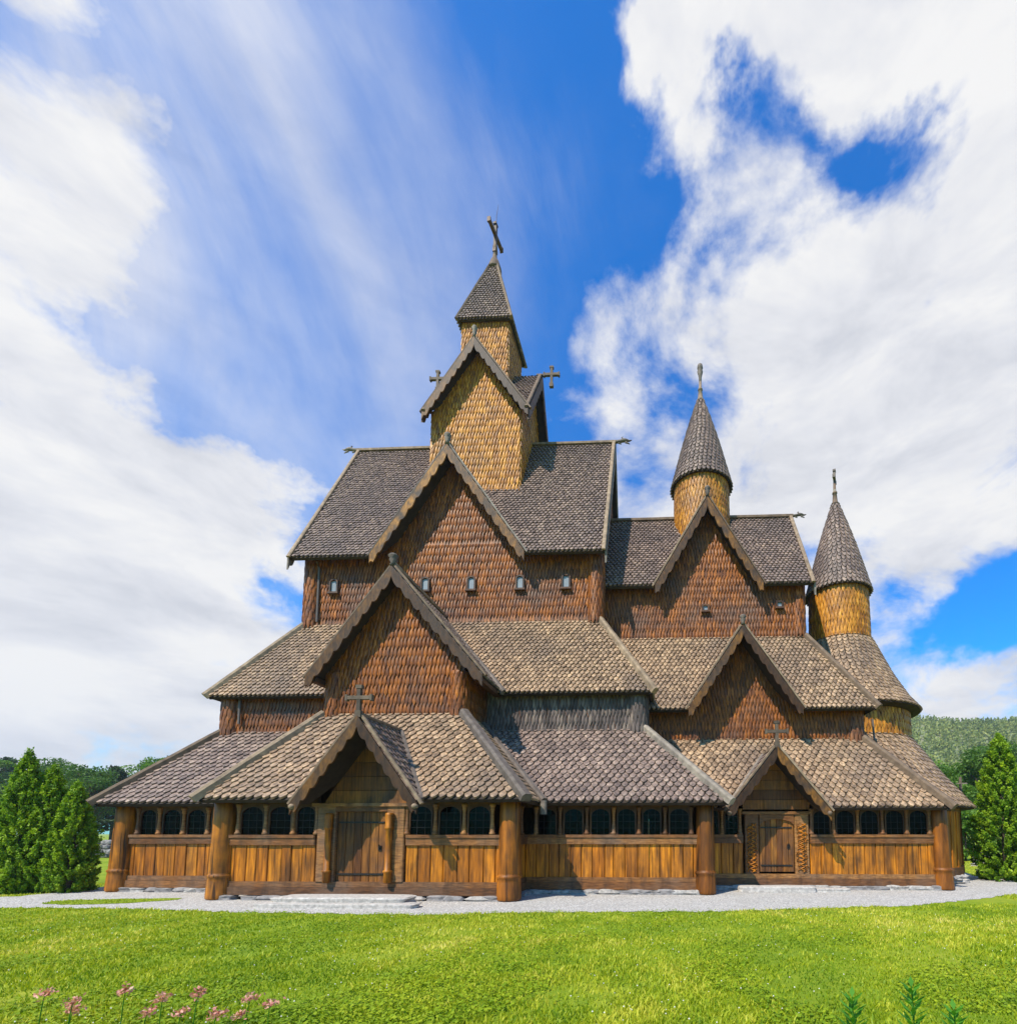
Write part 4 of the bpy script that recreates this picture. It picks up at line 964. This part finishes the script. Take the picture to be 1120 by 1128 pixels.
for i, x in enumerate(xs_):
    k = [0, 2, 1, 3, 0, 1, 2, 3][i % 8]; pr_, nm = kinds[k]; y = rt.uniform(56, 76); s = rt.uniform(.98, 1.22)*y/70
    u = 726+x/y*560
    pr_.place((x, y, 0), (s*1.1, s*.92), rt.uniform(0, 6), nm+' in the wood at the left, beyond the graves', 'tree', gL)
gM = 'trees below the hill on the right'
for i, (x, y, k, s) in enumerate([(19.5,36,0,.62),(22.5,40,1,.7),(24,34,1,.55),(26.5,42,0,.85),(28,37,3,.68),(31,46,2,.85),(23.5,52,0,.95),(28.5,56,1,1.),(34,54,0,1.05),(38,50,1,.9),(18.5,46,1,.7),(33,40,1,.75),(37,60,3,1.),(43,58,0,1.0),(26,64,2,1.05)]):
    pr_, nm = kinds[k]; pr_.place((x, y, -.1), (s, s*.93), rt.uniform(0, 6), nm+' in the belt under the hill on the right', 'tree', gM)
# low shrubs behind thujas to close the view
sh = Proto('shrub', make_decid(41, 2.2, 1.5, 'leaf_light', 5000, .09, 'bark', .05))
for (x, y, s, l) in [(-30,30,1.,'round green shrub among the graves behind the left thujas'),(-27,33,.9,'smaller round shrub by the graveyard wall on the left'),(17.5,30,1.3,'green shrub in front of the wood on the right'),(21,28,1.,'low green shrub near the right graves')]:
    sh.place((x, y, 0), s, x, l, 'shrub', 'shrubs in the churchyard')

# hills with forest
def hz(x, y):
    r = y+.15*x; t = np.clip((r-130)/300, 0, 1); t = t*t*(3-2*t)
    side = np.clip((x/np.maximum(y, 1)+.1)/.35, 0, 1); side = side*side*(3-2*side)
    return t*side*(82+3*np.sin(x*.013+1)+2*np.sin(x*.031+y*.01))+1.5*t*np.sin(x*.07)*np.sin(y*.05)-1.5*(1-t)
gx_ = np.linspace(-150, 800, 96); gy_ = np.linspace(110, 700, 60); X_, Y_ = np.meshgrid(gx_, gy_)
Z_ = hz(X_, Y_); vs = np.stack([X_, Y_, Z_], 2).reshape(-1, 3); nx = len(gx_)
q = np.array([(j*nx+i, j*nx+i+1, (j+1)*nx+i+1, (j+1)*nx+i) for j in range(len(gy_)-1) for i in range(nx-1)])
def hillm():
    m, nt, bs, out = newmat('forested_hillside'); n = noise(nt, .03, 8, rough=.7); n2 = noise(nt, .15, 5)
    c = ramp(nt, n, [(.35, (.08, .12, .04)), (.5, (.15, .18, .07)), (.6, (.26, .25, .13)), (.7, (.42, .36, .27))])
    nt.links.new(mixc(nt, mrange(nt, n2, .4, .7, 0, .6), c, (.06, .09, .03)), bs.inputs['Base Color']); bs.inputs['Roughness'].default_value = 1; return m
tag(mesh_np('hills', vs, q, np.full(len(q), .5), hillm()), kind='structure')
N = 16000; x = rng.uniform(30, 480, N); y = rng.uniform(110, 440, N); k = (x/y > .12) & (x/y < 1.1) & (vnoise(x, y, .05, 8) > -.62); x, y = x[k], y[k]
n = len(x); H_ = rng.uniform(3.5, 7.5, n); lf = 18
zz2 = rng.random((n, lf)); th = rng.uniform(0, 2*PI, (n, lf)); rr = (1-zz2)**.8*H_[:, None]*.26*rng.uniform(.5, 1, (n, lf))
c = np.stack([x[:, None]+rr*np.cos(th), y[:, None]+rr*np.sin(th), hz(x, y)[:, None]+H_[:, None]*(.1+.9*zz2)], 2).reshape(-1, 3)
P, q = leaves_np(c, .8, .6)
M['hillwood'] = leafm('far_wood_foliage', [(0, (.08, .12, .03)), (.5, (.23, .27, .06)), (1, (.42, .42, .13))], .25, .02)
tag(mesh_np('hillside_forest', P, q, np.clip(np.repeat(rng.normal(.5, .25, n), lf)+rng.normal(0, .1, n*lf), 0, 1), M['hillwood']), 'distant wood covering the hillside on the right', 'forest', kind='stuff')

# ------------------------------------------------------------------ churchyard things
def gravestone(x, y, w, h, label, mat='rock_dark', rz=0., group='gravestones in the churchyard'):
    o = thing('gravestone', (x, y, 0), label, 'gravestone', group)
    mb = MB(); n = 8; prof = [(-w/2, .1)]+[(-w/2*math.cos(PI*i/n), h-w*.3+w*.3*math.sin(PI*i/n)) for i in range(n+1)]+[(w/2, .1)]
    c, s = math.cos(rz), math.sin(rz)
    mb.prism([(x+a*c, y+a*s, b) for a, b in prof], (-.14*s, .14*c, 0)); mb.build('headstone', M[mat], o)
    b = MB(); rock_into(b, (x, y+.07, .06), (w*.65, .16, .08), 2); b.build('plinth', M['rock'], o)
G = [(13.4,21.6,.5,1.0,'rock','pale gravestone between the church corner and the big right conifer'),(15.6,25.6,.5,.9,'rock_dark','small dark gravestone behind the pale one on the right'),(16.8,30,.6,1.,'slate','farther light gravestone beyond the conifer on the right'),
     (12.75,17.5,.45,.7,'rock','low pale gravestone at the foot of the right conifers'),(-26,23.5,.55,.9,'rock','pale gravestone left of the church near the rubble wall'),(-28.5,27,.5,.85,'rock_dark','dark gravestone farther back on the left'),(-17.9,13.6,.3,.8,'slate','white gravestone showing between the thujas on the left'),(-21.5,20.5,.5,.8,'slate','small light gravestone left of the notice board')]
for x, y, w, h, m, l in G: gravestone(x, y, w, h, l, m, random.uniform(-.2, .2))
o = thing('rubble_wall', (-34, 32, 0), 'low grey rubble stone wall behind the graves on the left', 'wall')
mb = MB()
for i in range(70):
    for k in range(4): rock_into(mb, (-46+i*.42+random.uniform(-.1, .1), 32+random.uniform(-.2, .2), .15+k*.28), (.26, .25, .17), 0)
mb.build('rubble_stones', M['rock_dark'], o)
o = thing('notice_board', (-16.2, 14.6, 0), 'dark notice board on a pale post beside the left corner of the church', 'sign')
mb = MB(); mb.box((-16.35,14.6,0),(-16.27,14.68,1.5)); mb.build('post', M['trim'], o)
mb = MB(); mb.box((-16.26,14.6,.35),(-15.85,14.66,1.42)); mb.build('panel', M['board'], o)
o = thing('utility_pole', (20.9, 36, 0), 'brown wooden utility pole with a cross arm among the trees on the right', 'pole')
mb = MB(); mb.tube([(20.9,36,0),(20.9,36,5.5)], [.13,.09], 8); mb.build('mast', M['bark'], o, True)
mb = MB(); mb.beam((20.5,36,5.0),(21.35,36,5.0),.07,.07); mb.build('cross_arm', M['trim'], o)

# pink flower stalks and green shoots near the camera
def flower(x, y, h, lean, label, n=60):
    o = thing('pink_flower', (x, y, 0), label, 'flower', 'pink flower stalks at the lower left')
    top = V((x+lean, y, h)); mb = MB(); mb.tube([(x,y,0),(x+lean*.3,y,h*.5),(x+lean*.75,y,h*.88),tuple(top)], [.004,.0035,.003,.002], 5, .4); mb.build('stem', M['shoot'], o)
    c = np.array([top.x, top.y, top.z])+np.random.default_rng(int(abs(x*991))).normal(0, 1, (n, 3))*np.array([.02, .014, .011])+np.linspace(-.5, .5, n)[:, None]*np.array([.06, 0, .035])
    P, q = leaves_np(c, .013, .3); b = mesh_np('bloom', P, q, rng.random(n), M['pink'], o); b.location = (-x, -y, 0)
FL = [(-3.89,.58),(-3.64,.55),(-3.38,.59),(-3.11,.56),(-2.89,.60),(-2.58,.57),(-2.40,.54),(-3.75,.47),(-3.22,.48),(-2.70,.49),(-3.02,.47),(-2.64,.47)]
lab = ['leftmost', 'second from left in the back row', 'third from left in the back row', 'fourth from left in the back row', 'fifth from left in the back row', 'tall one near the right end', 'rightmost, pale and leaning right', 'low leftmost one in the front row', 'low second one in the front row', 'low fourth one in the front row', 'low third one in the front row', 'low rightmost one in the front row']
for (x, z), l in zip(FL, lab):
    y = 3.1+random.uniform(-.05, .05); flower(x, y, z+.02, random.uniform(.02, .07), 'pink flower stalk at the lower left, '+l)
def shoot(x, y, h, label):
    o = thing('green_shoot', (x, y, 0), label, 'plant', 'leafy green shoots at the lower right')
    mb = MB(); mb.tube([(x,y,0),(x+.01,y,h*.6),(x,y,h)], [.006,.005,.003], 6, .3); mb.build('stem', M['shoot'], o)
    lf = MB()
    for i in range(46):
        t = .5+.5*i/46; z = h*t; a = i*2.4; L = .11*(1.15-t)**.5+.02; c_, s_2 = math.cos(a), math.sin(a); p = V((x, y, z)); d = V((c_, s_2, .75)); sd = V((-s_2, c_, 0))
        m = p+d*L*.5; lf.add([p, m+sd*.014, p+d*L, m-sd*.014], [(0,1,2,3)])
    lf.build('leaves', M['shoot'], o)
for x, z, l in ((1.05,.71,'left shoot of the three at the lower right'),(1.37,.77,'tallest shoot of the three at the lower right, in the middle'),(1.59,.65,'lowest shoot of the three at the lower right')):
    shoot(x, 2.9, z, l)

m_ = bpy.data.materials.new('valley_haze'); m_.use_nodes = True; hn = m_.node_tree; hn.nodes.clear()
ho = hn.nodes.new('ShaderNodeOutputMaterial'); pv = hn.nodes.new('ShaderNodeVolumePrincipled'); pv.inputs['Color'].default_value = (.85, .9, 1, 1); pv.inputs['Density'].default_value = .00038; pv.inputs['Anisotropy'].default_value = .3
hn.links.new(pv.outputs[0], ho.inputs['Volume'])
mb = MB(); mb.box((-900, -900, -1), (900, 900, 100), .5); tag(mb.build('haze', m_), 'thin summer haze filling the valley air', 'haze', kind='stuff')
# ------------------------------------------------------------------ light and sky
SUN_EL, SUN_AZ = R(52), R(34)      # azimuth: from the camera side (-Y) towards -X
sdir = V((-math.sin(SUN_AZ)*math.cos(SUN_EL), -math.cos(SUN_AZ)*math.cos(SUN_EL), math.sin(SUN_EL)))
sl = bpy.data.lights.new('sun', 'SUN'); sl.energy = 5.; sl.angle = R(.53); sl.color = (1, .93, .80)
so = bpy.data.objects.new('sun', sl); COL.objects.link(so); so.rotation_euler = sdir.to_track_quat('Z', 'Y').to_euler(); so.location = (-20, -20, 40)
w = bpy.data.worlds.new('World'); scene.world = w; w.use_nodes = True; nt = w.node_tree; nt.nodes.clear()
out = nd(nt, 'ShaderNodeOutputWorld')
sky = nd(nt, 'ShaderNodeTexSky', sky_type='NISHITA'); sky.sun_disc = False; sky.sun_elevation = SUN_EL
sky.sun_rotation = math.atan2(sdir.x, sdir.y); sky.dust_density = .6; sky.ozone_density = 3.; sky.air_density = 1.0
hs = nd(nt, 'ShaderNodeHueSaturation'); hs.inputs['Saturation'].default_value = 1.35; nt.links.new(sky.outputs[0], hs.inputs['Color'])
skc = mixc(nt, 1., hs.outputs[0], (.12, 1.02, 1.35), 'MULTIPLY')
b1 = nd(nt, 'ShaderNodeBackground'); b1.inputs[1].default_value = .15; nt.links.new(skc, b1.inputs[0])
tc = nd(nt, 'ShaderNodeTexCoord'); sx = nd(nt, 'ShaderNodeSeparateXYZ'); nt.links.new(tc.outputs['Generated'], sx.inputs[0])
zc = mth(nt, 'ADD', mth(nt, 'MAXIMUM', sx.outputs[2], 0.), .22)
cx_ = nd(nt, 'ShaderNodeCombineXYZ'); nt.links.new(mth(nt, 'DIVIDE', sx.outputs[0], zc), cx_.inputs[0]); nt.links.new(mth(nt, 'DIVIDE', sx.outputs[1], zc), cx_.inputs[1])
def wn(scale, detail, rough, off, stretch=(1, 1, 1), dist=0., rot=0.):
    mp = nd(nt, 'ShaderNodeMapping'); mp.inputs['Location'].default_value = off; mp.inputs['Scale'].default_value = stretch; mp.inputs['Rotation'].default_value = (0, 0, rot); nt.links.new(cx_.outputs[0], mp.inputs[0])
    n = nd(nt, 'ShaderNodeTexNoise'); n.inputs['Scale'].default_value = scale; n.inputs['Detail'].default_value = detail; n.inputs['Roughness'].default_value = rough; n.inputs['Distortion'].default_value = dist
    nt.links.new(mp.outputs[0], n.inputs['Vector']); return n.outputs['Fac']
def pxdir(u, v):
    a = (u-PCX)/PXF; b = (PCY-v)/PXF
    cp, sp = math.cos(PITCH), math.sin(PITCH); cw, sw = math.cos(YAW), math.sin(YAW)
    F = V((-sw*cp, cw*cp, sp)); Rr = V((cw, sw, 0)); U = V((sw*sp, -cw*sp, cp)); return (F+Rr*a+U*b).normalized()
wpm = nd(nt, 'ShaderNodeTexNoise'); wpm.inputs['Scale'].default_value = 3.2; wpm.inputs['Detail'].default_value = 7; wpm.inputs['Roughness'].default_value = .6
nt.links.new(tc.outputs['Generated'], wpm.inputs['Vector'])
wp1 = nd(nt, 'ShaderNodeVectorMath', operation='SUBTRACT'); nt.links.new(wpm.outputs['Color'], wp1.inputs[0]); wp1.inputs[1].default_value = (.5, .5, .5)
wp2 = nd(nt, 'ShaderNodeVectorMath', operation='SCALE'); nt.links.new(wp1.outputs[0], wp2.inputs[0]); wp2.inputs['Scale'].default_value = .42
wp3 = nd(nt, 'ShaderNodeVectorMath', operation='ADD'); nt.links.new(wp2.outputs[0], wp3.inputs[0]); nt.links.new(tc.outputs['Generated'], wp3.inputs[1])
def blob(u, v, rad, amp):
    d = pxdir(u, v); vm = nd(nt, 'ShaderNodeVectorMath', operation='DISTANCE'); nt.links.new(wp3.outputs[0], vm.inputs[0]); vm.inputs[1].default_value = d
    m = nd(nt, 'ShaderNodeMapRange', interpolation_type='SMOOTHSTEP'); nt.links.new(vm.outputs['Value'], m.inputs[0])
    m.inputs[1].default_value = rad; m.inputs[2].default_value = 0; m.inputs[3].default_value = 0; m.inputs[4].default_value = amp; return m.outputs[0]
def dn(scale, detail, rough, off, stretch=(1, 1, 1.7), dist=0.):
    mp = nd(nt, 'ShaderNodeMapping'); mp.inputs['Location'].default_value = off; mp.inputs['Scale'].default_value = stretch; nt.links.new(tc.outputs['Generated'], mp.inputs[0])
    n = nd(nt, 'ShaderNodeTexNoise'); n.inputs['Scale'].default_value = scale; n.inputs['Detail'].default_value = detail; n.inputs['Roughness'].default_value = rough; n.inputs['Distortion'].default_value = dist
    nt.links.new(mp.outputs[0], n.inputs['Vector']); return n.outputs['Fac']
base = dn(4.0, 12, .6, (3.1, 1.7, .4), dist=.3)
base = mth(nt, 'ADD', mth(nt, 'MULTIPLY', mth(nt, 'SUBTRACT', base, .5), 1.55), .5)
BL = [(-20,230,.3,.06),(20,380,.28,.08),(200,540,.34,.28),(100,720,.45,.32),(290,480,.16,.16),(860,50,.22,.62),(780,60,.12,.3),(1010,0,.15,.5),(1110,120,.17,.45),(1115,280,.16,.2),(870,330,.28,.28),(1050,370,.3,.28),(720,330,.16,.16),(650,440,.16,.14),(1000,520,.3,.28),(860,480,.25,.22),(1090,770,.22,.34),(430,440,.08,.1),(700,520,.2,.16),
      (560,110,.45,-.26),(650,110,.24,-.3),(860,205,.13,-.34),(780,200,.09,-.2),(955,170,.11,-.36),(1045,185,.08,-.34),(1020,60,.06,-.2),(160,400,.13,-.36),(290,395,.14,-.26),(180,300,.12,-.1),(335,570,.07,-.24),(400,290,.2,-.1),(1075,675,.13,-.34),(980,650,.1,-.14),(560,320,.15,-.14),
      (325,160,.07,.2),(345,215,.07,.2),(400,325,.1,.2),(460,205,.04,.16),(140,180,.2,.08)]
acc = base
for b in BL: acc = mth(nt, 'ADD', acc, blob(*b))
cover = nd(nt, 'ShaderNodeMapRange', interpolation_type='SMOOTHSTEP'); nt.links.new(acc, cover.inputs[0]); cover.inputs[1].default_value = .44; cover.inputs[2].default_value = .80
wis = dn(2.2, 8, .6, (.4, 5.2, 2.), (1.6, 1, .8), .5)
wisp = mth(nt, 'MULTIPLY', mrange(nt, wis, .38, .68, .1, 1.), mth(nt, 'ADD', blob(60, 160, .62, .85), mth(nt, 'ADD', blob(330, 300, .4, .1), blob(600, 230, .16, .3))))
fac = mth(nt, 'MAXIMUM', cover.outputs[0], wisp, True)
shd = dn(4.5, 8, .6, (7.7, 2.2, 0), (1, 1, 2.6), dist=.3)
ccol = ramp(nt, shd, [(.3, (.68, .70, .76)), (.45, (.83, .84, .88)), (.58, (.96, .955, .95)), (1, (1, .99, .97))])
b2 = nd(nt, 'ShaderNodeBackground'); nt.links.new(ccol, b2.inputs[0]); b2.inputs[1].default_value = .74
mx = nd(nt, 'ShaderNodeMixShader'); nt.links.new(fac, mx.inputs[0]); nt.links.new(b1.outputs[0], mx.inputs[1]); nt.links.new(b2.outputs[0], mx.inputs[2]); nt.links.new(mx.outputs[0], out.inputs[0])

vs_ = scene.view_settings; vs_.view_transform = 'Standard'; vs_.look = 'None'; vs_.exposure = .38; vs_.gamma = 1
scene.cycles.max_bounces = 6; scene.cycles.transparent_max_bounces = 12
